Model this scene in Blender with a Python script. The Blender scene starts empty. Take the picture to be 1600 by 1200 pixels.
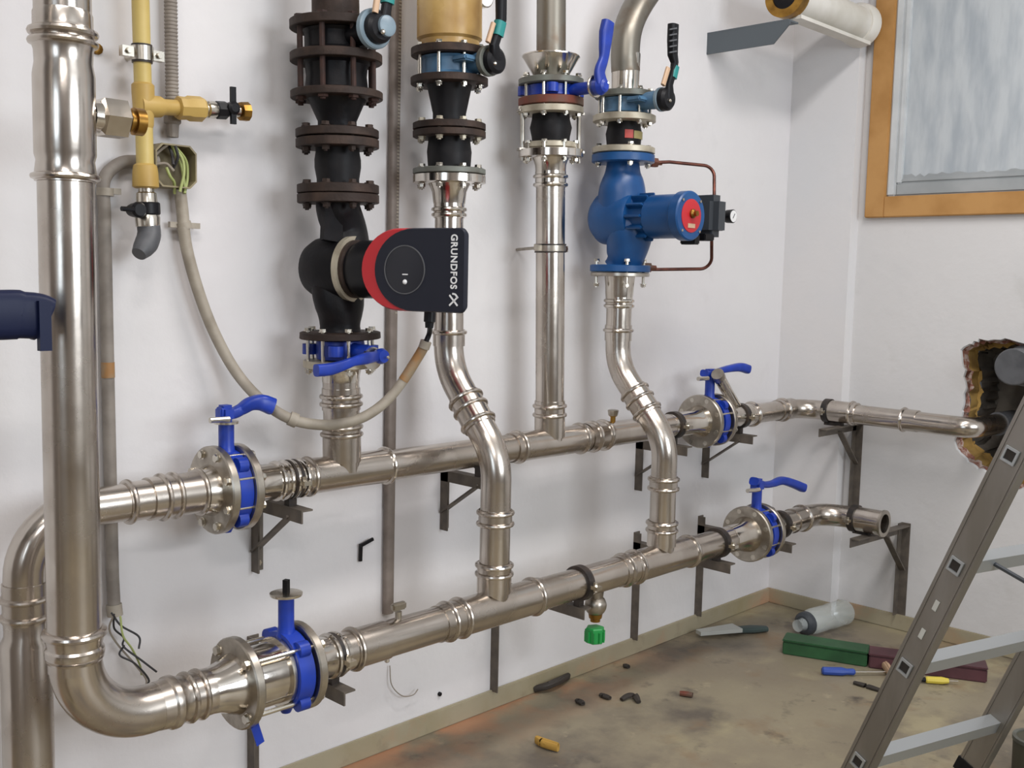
import bpy, bmesh, math, random
from mathutils import Vector, Matrix
random.seed(7)
S = bpy.context.scene
COL = S.collection
PI = math.pi
V = Vector

# ------------------------------------------------------------------ camera
cam_d = bpy.data.cameras.new('camera'); cam = bpy.data.objects.new('camera', cam_d); COL.objects.link(cam)
cam_d.sensor_width = 36; cam_d.lens = 36*1640/1600; cam_d.clip_start = .02
cr = [[0.697911, -0.715838, 0.022271], [0.054907, 0.084485, 0.994911], [-0.714076, -0.693137, 0.098268]]
mw = Matrix.Identity(4)
for i in range(3):
    for j in range(3): mw[i][j] = cr[j][i]
mw.translation = V((0, 0, 1.262)); cam.matrix_world = mw
S.camera = cam

# ------------------------------------------------------------------ world, lights, exposure
wd = bpy.data.worlds.new('world'); S.world = wd; wd.use_nodes = True
wd.node_tree.nodes['Background'].inputs[0].default_value = (.75, .85, 1, 1)
wd.node_tree.nodes['Background'].inputs[1].default_value = .05
def area(name, loc, target, sx, sy, power, col):
    d = bpy.data.lights.new(name, 'AREA'); d.shape = 'RECTANGLE'; d.size = sx; d.size_y = sy; d.energy = power; d.color = col
    o = bpy.data.objects.new(name, d); COL.objects.link(o); o.location = loc
    o.rotation_euler = (V(target)-V(loc)).to_track_quat('-Z', 'Y').to_euler()
    return o
area('ceiling_lamp_light', (2.2, .72, 2.93), (2.2, .721, 0), 1.25, .30, 26, (1, .965, .95))
area('left_lamp_light', (.2, .62, 2.93), (.2, .621, 0), 1.25, .30, 19, (1, .965, .95))
area('second_lamp_light', (-.6, -1.2, 2.93), (-.6, -1.199, 0), 1.25, .30, 34, (1, .96, .95))
area('window_daylight', (-2.26, -.6, 1.75), (0, -.5, 1.55), 1.3, 1.3, 16, (.74, .87, 1))
area('front_window_daylight', (1.9, -2.66, 1.95), (1.9, 0, 1.7), 2.0, 1.4, 72, (.88, .94, 1))
S.view_settings.view_transform = 'Standard'; S.view_settings.look = 'None'
S.view_settings.gamma = 1; S.view_settings.use_curve_mapping = False
S.view_settings.exposure = .38
S.cycles.max_bounces = 8; S.cycles.use_denoising = True
S.cycles.sample_clamp_indirect = 6

# ------------------------------------------------------------------ materials
def hexc(h):
    c = [int(h[i:i+2], 16)/255 for i in (0, 2, 4)]
    return tuple((x/12.92 if x < .04045 else ((x+.055)/1.055)**2.4) for x in c)+(1,)
def mat(name, col, rough=.5, metal=0., col2=None, scale=12., amt=(.4, .65), rough2=None, bump=0., bscale=40., stretch=None, spec=None):
    m = bpy.data.materials.new(name); m.use_nodes = True
    nt = m.node_tree; b = nt.nodes['Principled BSDF']
    b.inputs['Base Color'].default_value = hexc(col); b.inputs['Roughness'].default_value = rough; b.inputs['Metallic'].default_value = metal
    if spec is not None: b.inputs['Specular IOR Level'].default_value = spec
    tc = nt.nodes.new('ShaderNodeTexCoord'); mp = nt.nodes.new('ShaderNodeMapping')
    nt.links.new(tc.outputs['Object'], mp.inputs[0])
    if stretch: mp.inputs['Scale'].default_value = stretch
    if col2 or rough2 is not None:
        n = nt.nodes.new('ShaderNodeTexNoise'); n.inputs['Scale'].default_value = scale; n.inputs['Detail'].default_value = 6
        nt.links.new(mp.outputs[0], n.inputs['Vector'])
        r = nt.nodes.new('ShaderNodeMapRange'); r.inputs[1].default_value = amt[0]; r.inputs[2].default_value = amt[1]
        nt.links.new(n.outputs[0], r.inputs[0])
        if col2:
            x = nt.nodes.new('ShaderNodeMix'); x.data_type = 'RGBA'
            x.inputs[6].default_value = hexc(col); x.inputs[7].default_value = hexc(col2)
            nt.links.new(r.outputs[0], x.inputs[0]); nt.links.new(x.outputs[2], b.inputs['Base Color'])
        if rough2 is not None:
            q = nt.nodes.new('ShaderNodeMapRange'); q.inputs[3].default_value = rough; q.inputs[4].default_value = rough2
            nt.links.new(r.outputs[0], q.inputs[0]); nt.links.new(q.outputs[0], b.inputs['Roughness'])
    if bump:
        n2 = nt.nodes.new('ShaderNodeTexNoise'); n2.inputs['Scale'].default_value = bscale; n2.inputs['Detail'].default_value = 4
        nt.links.new(mp.outputs[0], n2.inputs['Vector'])
        bp = nt.nodes.new('ShaderNodeBump'); bp.inputs['Strength'].default_value = bump; bp.inputs['Distance'].default_value = .004
        nt.links.new(n2.outputs[0], bp.inputs['Height']); nt.links.new(bp.outputs[0], b.inputs['Normal'])
    return m
STEEL = mat('brushed_steel', 'cbc3ba', .19, 1, 'b9b0a6', 9, rough2=.30, bump=.13, bscale=11)
CHROME = mat('polished_steel', 'dad4cc', .12, 1, 'c4bcb1', 14, rough2=.24, bump=.06, bscale=18)
CAST = mat('cast_stainless', 'bcb5aa', .3, 1, '989085', 20, rough2=.42)
ZINC = mat('zinc_bolt', 'd2ccc0', .25, 1)
OLDPIPE = mat('aged_grey_pipe', '858076', .38, .8, '75604e', 14, amt=(.5, .75), rough2=.6)
IRON = mat('dark_iron', '352c28', .58, .3, '51423a', 16, amt=(.45, .75), bump=.25, bscale=90, spec=.22)
IRONBLACK = mat('black_iron', '100f12', .45, .1, '211b1b', 14, amt=(.5, .8), bump=.15, bscale=90, spec=.22)
RUST = mat('rusty_rod', '33231f', .75, .2, '452c24', 40)
RUBBER = mat('black_rubber', '151416', .5, 0, '201e1f', 20, spec=.22)
CLAMPDARK = mat('clamp_lining', '2a2625', .5, .2, '463c35', 30)
BLUE = mat('blue_enamel', '183aa4', .35, 0, '14318c', 18, rough2=.45)
NAVY = mat('navy_plastic', '0b1433', .45, spec=.25)
PUMPBLUE = mat('pump_blue', '0f4479', .36, 0, '144f88', 10, rough2=.46, bump=.08, bscale=60)
STEELBLUE = mat('slate_blue_paint', '4f7492', .45, 0, '3c5a74', 16)
GREYBLUE = mat('grey_blue_paint', '7e909b', .4, 0, '6c7d89', 16)
GREYFLANGE = mat('grey_painted_flange', '6f726b', .5, .2, '57544b', 18)
CREAM = mat('cream_zinc_flange', 'bdb5a2', .42, .45, '9c9280', 18)
REDLEAD = mat('red_primer', '6e3423', .65, 0, '59473a', 14)
BLACKPL = mat('black_plastic', '17171a', .4, spec=.22)
TEAL = mat('teal_band', '1f7f7c', .45)
TAN = mat('tan_strip', 'c0a184', .5)
RED = mat('red_casing', 'b8242c', .4)
SLATE = mat('dark_slate_casing', '23252f', .5, spec=.22)
DIAL = mat('dark_dial', '1b1d26', .35)
WHITE = mat('white_print', 'e4e4e4', .6)
BRASS = mat('brass', 'a8803c', .35, .9, '7c5a28', 20)
COPPER = mat('copper_tube', '6b3f33', .4, .7, '4d2e28', 30)
AMBER = mat('amber_lacquered_pipe', 'c4a468', .22, 0, '9a763e', 6, amt=(.4, .68), rough2=.4, bump=.5, bscale=16)
YELLOW = mat('yellow_pipe_paint', 'c9b36e', .45, 0, 'bda55e', 10)
YELLOW2 = mat('yellow_fitting_paint', 'bb9c56', .48, 0, 'ac8c48', 10)
CONDUIT = mat('grey_conduit', '8d857c', .6, 0, '7b736b', 20)
CONDUITL = mat('pale_conduit', 'a39a8c', .55, 0, '8f8678', 20)
CONDUITR = mat('rusty_conduit', '9c7346', .6, 0, '8f8069', 26)
TRUNK = mat('grey_trunking', '867b73', .6, .2, '756a62', 20)
GREYPL = mat('grey_plastic', '5a5b5e', .5, 0, '4c4d50', 20)
DARKPL = mat('charcoal_box', '3c4045', .5)
BOXTAN = mat('box_interior', '8d8266', .65, 0, '766c54', 14)
WIREG = mat('green_yellow_wire', '9fa96a', .5)
WIREK = mat('black_wire', '2b2a2c', .5)
WIREW = mat('grey_wire', '8d8478', .5)
GREEN = mat('green_cap', '1f8f44', .4)
BRACKET = mat('grey_bracket', '5d564f', .6, .3, '6f665c', 24)
BARGREY = mat('flat_grey_steel', '5d6469', .55, .3)
PVCW = mat('white_pvc', 'd8d4cc', .5, 0, 'c8c3b8', 8)
ALU = mat('aluminium', '9a9690', .42, .9, '8a857d', 10, rough2=.55, stretch=(1, 1, .2))
ALUL = mat('rung_aluminium', 'b4b8ba', .45, .8)
RUNGSHADE = mat('hollow_shade', '2c2723', .8)  # painted shade for the hollow rung ends
WOOD = mat('ochre_wood', 'b98b52', .6, 0, 'a87a42', 8, stretch=(1, 1, 1), bump=.1)
WHITEFR = mat('white_frame_paint', 'c9cccd', .5, 0, 'b4b8ba', 6)
GREYFR = mat('grey_frame_paint', 'a2a5a6', .5, 0, '939798', 6)
PANEPAINT = mat('whitewashed_pane', 'b9bec1', .6, 0, 'a0a7ad', 4.2, amt=(.42, .66), stretch=(1, 4, 1), bump=.4, bscale=10)
BRICKM = mat('hollow_brick', '8a5a4a', .85, 0, 'b8a49a', 60, amt=(.45, .6), bump=.6, bscale=60)
FOAM = mat('yellow_foam', 'ad8b4a', .85, 0, '8a6c3c', 14, bump=.5, bscale=30)
CAVITY = mat('grey_cavity', '7c766d', .9, 0, '5a544d', 8, bump=.5, bscale=18)
CLEAR = bpy.data.materials.new('clear_plastic'); CLEAR.use_nodes = True
_b = CLEAR.node_tree.nodes['Principled BSDF']; _b.inputs['Base Color'].default_value = hexc('dfe6e4'); _b.inputs['Roughness'].default_value = .18
_b.inputs['Alpha'].default_value = .38; _b.inputs['Metallic'].default_value = 0.15
CASEGREEN = mat('green_case', '2c5a35', .5, 0, '244a2c', 12)
CASEMAROON = mat('maroon_case', '5a363c', .5, 0, '4a2c32', 12)
SCREWBLUE = mat('blue_handle', '2b4a9e', .4)
SCREWYEL = mat('yellow_handle', 'd3bf4a', .45)
OFFWHITE = mat('off_white_plastic', 'b9bab4', .5)
DGREEN = mat('dark_green_grey', '3c4a48', .5)
SCRAP = mat('dark_scrap', '37312c', .7)
REDL = mat('dull_red_label', 'b0443c', .5)
OLIVEL = mat('olive_label', '9a8d5c', .5)
MUD = mat('ochre_lump', 'b18a3e', .8)
OLIVECAN = mat('olive_can', '4d4a3c', .6)
LAMPW = mat('lamp_white', 'e8e8e4', .5)

def surface_mat(name, base, spots, rough=.8, bump=.2, bscale=30., obj=False):
    """plain surface with several layers of noise stains: spots = [(colour, scale, lo, hi, strength)]"""
    m = bpy.data.materials.new(name); m.use_nodes = True; nt = m.node_tree; b = nt.nodes['Principled BSDF']
    b.inputs['Roughness'].default_value = rough
    tc = nt.nodes.new('ShaderNodeTexCoord'); prev = None
    for i, (c, sc, lo, hi, st) in enumerate(spots):
        mp = nt.nodes.new('ShaderNodeMapping'); mp.inputs['Location'].default_value = (i*3.1, i*1.7, i*2.3)
        nt.links.new(tc.outputs['Object'], mp.inputs[0])
        n = nt.nodes.new('ShaderNodeTexNoise'); n.inputs['Scale'].default_value = sc; n.inputs['Detail'].default_value = 7; n.inputs['Roughness'].default_value = .6
        nt.links.new(mp.outputs[0], n.inputs['Vector'])
        r = nt.nodes.new('ShaderNodeMapRange'); r.inputs[1].default_value = lo; r.inputs[2].default_value = hi; r.inputs[4].default_value = st
        nt.links.new(n.outputs[0], r.inputs[0])
        x = nt.nodes.new('ShaderNodeMix'); x.data_type = 'RGBA'; x.inputs[7].default_value = hexc(c)
        if prev is None: x.inputs[6].default_value = hexc(base)
        else: nt.links.new(prev, x.inputs[6])
        nt.links.new(r.outputs[0], x.inputs[0]); prev = x.outputs[2]
    nt.links.new(prev, b.inputs['Base Color'])
    n2 = nt.nodes.new('ShaderNodeTexNoise'); n2.inputs['Scale'].default_value = bscale; n2.inputs['Detail'].default_value = 5
    nt.links.new(tc.outputs['Object'], n2.inputs['Vector'])
    bp = nt.nodes.new('ShaderNodeBump'); bp.inputs['Strength'].default_value = bump; bp.inputs['Distance'].default_value = .006
    nt.links.new(n2.outputs[0], bp.inputs['Height']); nt.links.new(bp.outputs[0], b.inputs['Normal'])
    m['_last'] = 1
    return m, nt, b, prev, tc
WALL, *_ = surface_mat('white_plaster', 'dbd9d9', [('d3ced0', 1.3, .4, .7, .6), ('c9c6c6', 5, .6, .8, .5), ('a39e98', 23, .74, .8, .5)], .85, .25, 26)
WALLR, *_ = surface_mat('right_plaster', 'd2d0cf', [('c6c6c7', 1.2, .4, .7, .6), ('b9b7b2', 6, .6, .8, .5), ('8f8a84', 25, .75, .8, .4)], .85, .25, 26)
PILM, *_ = surface_mat('corner_plaster', 'd8d5d4', [('ced0d3', 1.4, .4, .7, .6)], .85, .2, 26)
BASEB, *_ = surface_mat('baseboard_tile', 'a09780', [('8f8361', 3, .45, .7, .7), ('b3886a', 3, .52, .68, .8), ('7a7260', 14, .6, .75, .5)], .5, .15, 30)
ROOMW, *_ = surface_mat('room_plaster', '867e78', [('6f6862', 1.2, .4, .7, .8)], .85, .2, 20)
CEILM, *_ = surface_mat('ceiling_plaster', 'd2d0ce', [('c6c4c2', 1.2, .4, .7, .6)], .9, .1, 20)
FLOORM, nt, b, prev, tc = surface_mat('dirty_concrete', '857a67', [('968c74', 1.3, .42, .6, .9), ('5d554c', 2.1, .5, .64, .9), ('a19678', 2.9, .54, .66, .9), ('826a50', 4.5, .56, .7, .8), ('4b443d', 8, .6, .72, .85), ('aa9d82', 15, .64, .74, .6), ('463f38', 30, .67, .75, .75)], .5, .35, 22)
# orange brick dust along the back wall
sp = nt.nodes.new('ShaderNodeSeparateXYZ'); nt.links.new(tc.outputs['Object'], sp.inputs[0])
nz = nt.nodes.new('ShaderNodeTexNoise'); nz.inputs['Scale'].default_value = 5.5; nz.inputs['Detail'].default_value = 6; nt.links.new(tc.outputs['Object'], nz.inputs['Vector'])
mr = nt.nodes.new('ShaderNodeMapRange'); mr.inputs[1].default_value = 1.88; mr.inputs[2].default_value = 2.12; nt.links.new(sp.outputs[1], mr.inputs[0])
mr2 = nt.nodes.new('ShaderNodeMapRange'); mr2.inputs[1].default_value = .42; mr2.inputs[2].default_value = .58; nt.links.new(nz.outputs[0], mr2.inputs[0])
mrx = nt.nodes.new('ShaderNodeMapRange'); mrx.inputs[1].default_value = 3.1; mrx.inputs[2].default_value = 2.5; nt.links.new(sp.outputs[0], mrx.inputs[0])
mu = nt.nodes.new('ShaderNodeMath'); mu.operation = 'MULTIPLY'; nt.links.new(mr.outputs[0], mu.inputs[0]); nt.links.new(mr2.outputs[0], mu.inputs[1])
mu2 = nt.nodes.new('ShaderNodeMath'); mu2.operation = 'MULTIPLY'; nt.links.new(mu.outputs[0], mu2.inputs[0]); nt.links.new(mrx.outputs[0], mu2.inputs[1])
xx = nt.nodes.new('ShaderNodeMix'); xx.data_type = 'RGBA'; xx.inputs[7].default_value = hexc('a87a5c')
nt.links.new(mu2.outputs[0], xx.inputs[0]); nt.links.new(prev, xx.inputs[6]); nt.links.new(xx.outputs[2], b.inputs['Base Color'])

# ------------------------------------------------------------------ geometry helpers
def basis(d):
    d = V(d).normalized(); t = V((0, 0, 1)) if abs(d.z) < .9 else V((1, 0, 0))
    e1 = t.cross(d).normalized(); return d, e1, d.cross(e1).normalized()
class MB:
    def __init__(s): s.bm = bmesh.new()
    def rings(s, rings, cap0=True, cap1=True, closed=False, wrap=True):
        vs = [[s.bm.verts.new(p) for p in r] for r in rings]; n = len(vs[0])
        m = len(vs)
        for i in range(m if closed else m-1):
            a, b = vs[i], vs[(i+1) % m]
            for j in range(n if wrap else n-1):
                try: s.bm.faces.new((a[j], a[(j+1) % n], b[(j+1) % n], b[j]))
                except ValueError: pass
        if not closed and wrap:
            if cap0: s.bm.faces.new(vs[0][::-1])
            if cap1: s.bm.faces.new(vs[-1])
        return s
    def lathe(s, A, d, prof, seg=32, cap0=True, cap1=True):
        d, e1, e2 = basis(d); A = V(A)
        return s.rings([[A+d*h+(e1*math.cos(2*PI*j/seg)+e2*math.sin(2*PI*j/seg))*max(r, 1e-5) for j in range(seg)] for h, r in prof], cap0, cap1)
    def tubeshell(s, A, d, h0, h1, r0, r1, seg=32):   # ring with a hole, r0 inner
        d, e1, e2 = basis(d); A = V(A)
        pr = [(h0, r1), (h1, r1), (h1, r0), (h0, r0)]
        return s.rings([[A+d*h+(e1*math.cos(2*PI*j/seg)+e2*math.sin(2*PI*j/seg))*r for j in range(seg)] for h, r in pr], closed=True)
    def sweep(s, path, ra, rb=None, seg=16, up=None, power=2., cap=True):
        """tube of elliptic section along a path; ra/rb number or list"""
        P = [V(p) for p in path]; n = len(P); rings = []
        A = ra if isinstance(ra, (list, tuple)) else [ra]*n
        B = A if rb is None else (rb if isinstance(rb, (list, tuple)) else [rb]*n)
        T = [(P[min(i+1, n-1)]-P[max(i-1, 0)]).normalized() for i in range(n)]
        N = V(up) if up else None
        if N is None: N = basis(T[0])[1]
        for i in range(n):
            if up: N = V(up)
            N = (N-T[i]*N.dot(T[i]))
            N = N.normalized() if N.length > 1e-5 else basis(T[i])[1]
            Bn = T[i].cross(N); r = []
            for j in range(seg):
                c, q = math.cos(2*PI*(j+.5)/seg), math.sin(2*PI*(j+.5)/seg)
                if power != 2.: c = math.copysign(abs(c)**(2/power), c); q = math.copysign(abs(q)**(2/power), q)
                r.append(P[i]+N*(A[i]*c)+Bn*(B[i]*q))
            rings.append(r)
        return s.rings(rings, cap, cap)
    def box(s, c, size, rot=None, bev=0.):
        r = bmesh.ops.create_cube(s.bm, size=1); vs = r['verts']
        bmesh.ops.scale(s.bm, verts=vs, vec=size)
        if bev:
            es = list({e for v in vs for e in v.link_edges})
            vs = list({v for f in bmesh.ops.bevel(s.bm, geom=es, offset=bev, segments=2, affect='EDGES')['faces'] for v in f.verts} | {v for v in vs if v.is_valid})
        if rot is not None: bmesh.ops.rotate(s.bm, verts=vs, cent=(0, 0, 0), matrix=rot)
        bmesh.ops.translate(s.bm, verts=vs, vec=c); return s
    def beam(s, p0, p1, wa, wb, up=(0, 0, 1)):
        """rectangular bar from p0 to p1, width wa along up, wb across"""
        p0, p1 = V(p0), V(p1); d = (p1-p0).normalized(); N = V(up); N = (N-d*N.dot(d)).normalized(); B = d.cross(N)
        return s.rings([[p+N*(wa/2*a)+B*(wb/2*b) for a, b in ((1, 1), (1, -1), (-1, -1), (-1, 1))] for p in (p0, p1)])
    def angle(s, p0, p1, w, t, n1, n2):
        """L section from p0 to p1; legs of width w towards n1 and n2"""
        p0, p1, n1, n2 = V(p0), V(p1), V(n1).normalized(), V(n2).normalized()
        pts = [(0, 0), (w, 0), (w, t), (t, t), (t, w), (0, w)]
        return s.rings([[p+n1*a+n2*b for a, b in pts] for p in (p0, p1)])
    def prism(s, pts, n):
        n = V(n); P = [V(p) for p in pts]
        return s.rings([P, [p+n for p in P]])
    def ball(s, c, r, seg=20, sc=(1, 1, 1)):
        q = bmesh.ops.create_uvsphere(s.bm, u_segments=seg, v_segments=seg//2, radius=r)['verts']
        bmesh.ops.scale(s.bm, verts=q, vec=sc); bmesh.ops.translate(s.bm, verts=q, vec=c); return s
ORG = {}
def finish(mb, name, angle=.6):
    bmesh.ops.recalc_face_normals(mb.bm, faces=mb.bm.faces)
    me = bpy.data.meshes.new(name); mb.bm.to_mesh(me); mb.bm.free()
    for p in me.polygons: p.use_smooth = True
    me.set_sharp_from_angle(angle=angle)
    return me
GROUPS = {'butterfly_valve': 'butterfly valves on the pipework', 'pipe_bracket': 'steel brackets under the pipes', 'rubber_joint': 'rubber expansion joints in the pump stacks',
          'reducer': 'tapered reducers in the black stacks', 'swan_neck_riser': 'swan-neck risers to the lower header', 'metal_shaving': 'metal shavings on the floor', 'wall_screw': 'screws and nails in the back wall', 'header_pipe': 'horizontal header pipes'}
def thing(name, label, cat, loc, group=None):
    o = bpy.data.objects.new(name, None); COL.objects.link(o); o.location = loc; o.empty_display_size = .05
    o['label'] = label; o['category'] = cat
    group = group or GROUPS.get(name)
    if group: o['group'] = group
    ORG[o] = V(loc); return o
def part(name, mb, m, parent, label=None, angle=.6):
    org = ORG[parent]
    bmesh.ops.translate(mb.bm, verts=mb.bm.verts, vec=-org)
    me = finish(mb, name, angle); me.materials.append(m)
    o = bpy.data.objects.new(name, me); COL.objects.link(o); o.parent = parent
    if label: o['label'] = label
    ORG[o] = org; return o
def struct(name, mb, m, angle=.6):
    me = finish(mb, name, angle); me.materials.append(m)
    o = bpy.data.objects.new(name, me); COL.objects.link(o); o['kind'] = 'structure'; ORG[o] = V((0, 0, 0)); return o
def place(name, me, parent, P, d, roll=0.):
    o = bpy.data.objects.new(name, me); COL.objects.link(o); o.parent = parent
    d, e1, e2 = basis(d); M4 = Matrix((e1, e2, d)).transposed().to_4x4()
    o.matrix_local = Matrix.Translation(V(P)-ORG[parent]) @ M4 @ Matrix.Rotation(roll, 4, 'Z'); return o
_bolt = {}
def bolt_mesh(L, s, m):
    k = (round(L, 4), s, m.name)
    if k not in _bolt:
        b = MB(); d = (0, 0, 1)
        b.lathe((0, 0, 0), d, [(-L/2-s*.75, s*.5), (L/2+s*1.3, s*.5)], 10)
        b.lathe((0, 0, L/2), d, [(0, s*1.15), (s*.15, s*1.15)], 12)
        b.lathe((0, 0, L/2+s*.15), d, [(0, s*.95), (s*.8, s*.95)], 6)
        b.lathe((0, 0, -L/2-s*.85), d, [(0, s*.95), (s*.7, s*.95)], 6)
        b.lathe((0, 0, -L/2-s*.15), d, [(0, s*1.15), (s*.15, s*1.15)], 12)
        me = finish(b, 'bolt'); me.materials.append(m); _bolt[k] = me
    return _bolt[k]
def bolts(parent, C, d, R, n, L, s, m=ZINC, ph=.4, name='bolt'):
    d, e1, e2 = basis(d); me = bolt_mesh(L, s, m)
    for i in range(n):
        a = ph+2*PI*i/n
        place(name, me, parent, V(C)+(e1*math.cos(a)+e2*math.sin(a))*R, d, a)
def fillet(pts, r, n=8):
    P = [V(p) for p in pts]; R = r if isinstance(r, (list, tuple)) else [r]*len(P); out = [P[0]]
    for i in range(1, len(P)-1):
        a, b = (P[i-1]-P[i]).normalized(), (P[i+1]-P[i]).normalized()
        ang = a.angle(b); t = R[i]/math.tan(ang/2)
        t = min(t, (P[i-1]-P[i]).length*.49 if i > 1 else 9, (P[i+1]-P[i]).length*.49 if i < len(P)-2 else 9)
        rr = t*math.tan(ang/2); c = P[i]+(a+b).normalized()*(rr/math.sin(ang/2))
        s0, s1 = P[i]+a*t-c, P[i]+b*t-c
        phi = PI-ang
        for k in range(n+1):
            w = k/n; out.append(c+(s0*math.sin((1-w)*phi)+s1*math.sin(w*phi))/math.sin(phi))
    out.append(P[-1]); return out
def smooth_path(pts, n=8):
    P = [V(p) for p in pts]; P = [P[0]*2-P[1]]+P+[P[-1]*2-P[-2]]; out = []
    for i in range(1, len(P)-2):
        for k in range(n):
            t = k/n; a, b, c, d = P[i-1:i+3]
            out.append(.5*((2*b)+(c-a)*t+(2*a-5*b+4*c-d)*t*t+(3*b-a-3*c+d)*t**3))
    out.append(P[-2]); return out
def lat(name, parent, m, A, d, prof, seg=32, label=None, angle=.5):
    return part(name, MB().lathe(A, d, prof, seg), m, parent, label, angle)
def bead(h, r, w=.012, k=.006):
    return [(h-w/2, r), (h-w*.3, r+k*.8), (h, r+k), (h+w*.3, r+k*.8), (h+w/2, r)]
def sleeve(parent, A, d, h0, h1, r, beads, m=STEEL, name='press_sleeve', t=.0025):
    """press fitting sleeve over a pipe of radius r, with raised beads and a rounded groove between"""
    pr = [(h0, r-.002), (h0, r+t)]
    for h in sorted(beads): pr += bead(h, r+t)
    pr += [(h1, r+t), (h1, r-.002)]
    pr.sort(key=lambda q: q[0]) if False else None
    return lat(name, parent, m, A, d, pr, 36)
def flange(parent, A, d, h, R, t, m, name='flange', hole=None, label=None):
    pr = [(h-t/2, R-.003), (h-t/2+.003, R), (h+t/2-.003, R), (h+t/2, R-.003)]
    return lat(name, parent, m, A, d, pr, 40, label, .4)

# ================================================================== SETTING
YW, XP, XW, PE = 2.12, 3.69, 3.75, 1.85      # back wall plane, corner pilaster face, right wall plane, pilaster edge
XL, YF, HC = -2.2, -2.6, 3.05
struct('floor', MB().box(((XL+XW+.3)/2, (YF+YW)/2, -.05), (XW+.5-XL, YW-YF+.2, .1)), FLOORM)
struct('ceiling', MB().box(((XL+XW)/2, (YF+YW)/2, HC+.05), (XW-XL+.4, YW-YF+.4, .1)), CEILM)
wb = struct('wall_back', MB().box(((XL+XW)/2, YW+.06, HC/2), (XW-XL+.5, .12, HC)), WALL)
wf = MB()                                   # front wall with a wide window opening, behind the camera
wf.box(((XL-.3+.9)/2, YF-.06, HC/2), (.9-XL+.3, .12, HC)); wf.box(((2.9+XW+.3)/2, YF-.06, HC/2), (XW+.3-2.9, .12, HC))
wf.box((1.9, YF-.06, .625), (2.0, .12, 1.25)); wf.box((1.9, YF-.06, (2.65+HC)/2), (2.0, .12, HC-2.65))
struct('wall_front', wf, ROOMW)
# left wall with a window opening for the daylight
wl = MB()
wl.box((XL-.06, (YF-1.25)/2, HC/2), (.12, -1.25-YF, HC)); wl.box((XL-.06, (.05+YW)/2, HC/2), (.12, YW-.05, HC))
wl.box((XL-.06, -.6, 1.1/2), (.12, 1.3, 1.1)); wl.box((XL-.06, -.6, (2.4+HC)/2), (.12, 1.3, HC-2.4))
struct('wall_left', wl, ROOMW)
# pilaster boxed into the corner
struct('trim_1', MB().box(((XP+XW)/2+.01, (PE+YW)/2+.02, HC/2), (XW-XP+.02, YW-PE+.04, HC)), PILM)
# right wall with the broken-out hole
hole2d = [(3.75, 1.4442, 1.0571), (3.75, 1.4188, 1.0766), (3.75, 1.3804, 1.0922), (3.75, 1.3123, 1.1004), (3.75, 1.2534, 1.0971), (3.75, 1.1864, 1.0729), (3.75, 1.1448, 0.99), (3.75, 1.1368, 0.8726), (3.75, 1.1281, 0.7441), (3.75, 1.1507, 0.6321), (3.75, 1.2197, 0.5885), (3.75, 1.2806, 0.6171), (3.75, 1.34, 0.6355), (3.75, 1.3922, 0.66), (3.75, 1.4279, 0.6942), (3.75, 1.446, 0.731), (3.75, 1.4321, 0.7968), (3.75, 1.4239, 0.8433), (3.75, 1.4172, 0.9121), (3.75, 1.4259, 0.9792)]
hole = []
for i, p in enumerate(hole2d):
    q = hole2d[(i+1) % len(hole2d)]
    for k in range(4):
        t = k/4; hole.append((p[1]+(q[1]-p[1])*t+random.uniform(-.005, .005), p[2]+(q[2]-p[2])*t+random.uniform(-.005, .005)))
def holering(x, ins=0., jit=0.):
    cy = sum(p[0] for p in hole)/len(hole); cz = sum(p[1] for p in hole)/len(hole)
    return [(x, y+(cy-y)*ins+random.uniform(-jit, jit), z+(cz-z)*ins+random.uniform(-jit, jit)) for y, z in hole]
wr = MB()
outer = [(XW, YF, 0), (XW, YW, 0), (XW, YW, HC), (XW, YF, HC)]
ov = [wr.bm.verts.new(p) for p in outer]; hv = [wr.bm.verts.new(p) for p in holering(XW)]
es = [wr.bm.edges.new((ov[i], ov[(i+1) % 4])) for i in range(4)]+[wr.bm.edges.new((hv[i], hv[(i+1) % len(hv)])) for i in range(len(hv))]
bmesh.ops.triangle_fill(wr.bm, use_beauty=True, use_dissolve=False, edges=es)
bmesh.ops.recalc_face_normals(wr.bm, faces=wr.bm.faces)
wr.rings([holering(XW), holering(XW+.012, .015)], False, False)
wall_r = struct('wall_right', wr, WALLR)
part('brick_edge', MB().rings([holering(XW+.011, .012, .003), holering(XW+.045, .02, .007), holering(XW+.05, .05, .006)], False, False), BRICKM, wall_r)
part('foam_layer', MB().rings([holering(XW+.048, .03, .004), holering(XW+.12, .05, .006), holering(XW+.125, .12, .008)], False, False), FOAM, wall_r)
part('cavity', MB().rings([holering(XW+.122, .09, .004), holering(XW+.20, .12, .01), holering(XW+.27, .16, .01)], False, True), CAVITY, wall_r)
# skirting
struct('baseboard_back', MB().box(((XL+XP)/2, YW-.006, .029), (XP-XL, .012, .058), bev=.003), BASEB)
struct('baseboard_corner', MB().box((XP-.006, (PE+YW)/2-.006, .029), (.012, YW-PE, .058), bev=.003), BASEB)
struct('baseboard_right', MB().box((XW-.006, (YF+PE)/2, .029), (.012, PE-YF, .058), bev=.003), BASEB)

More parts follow.
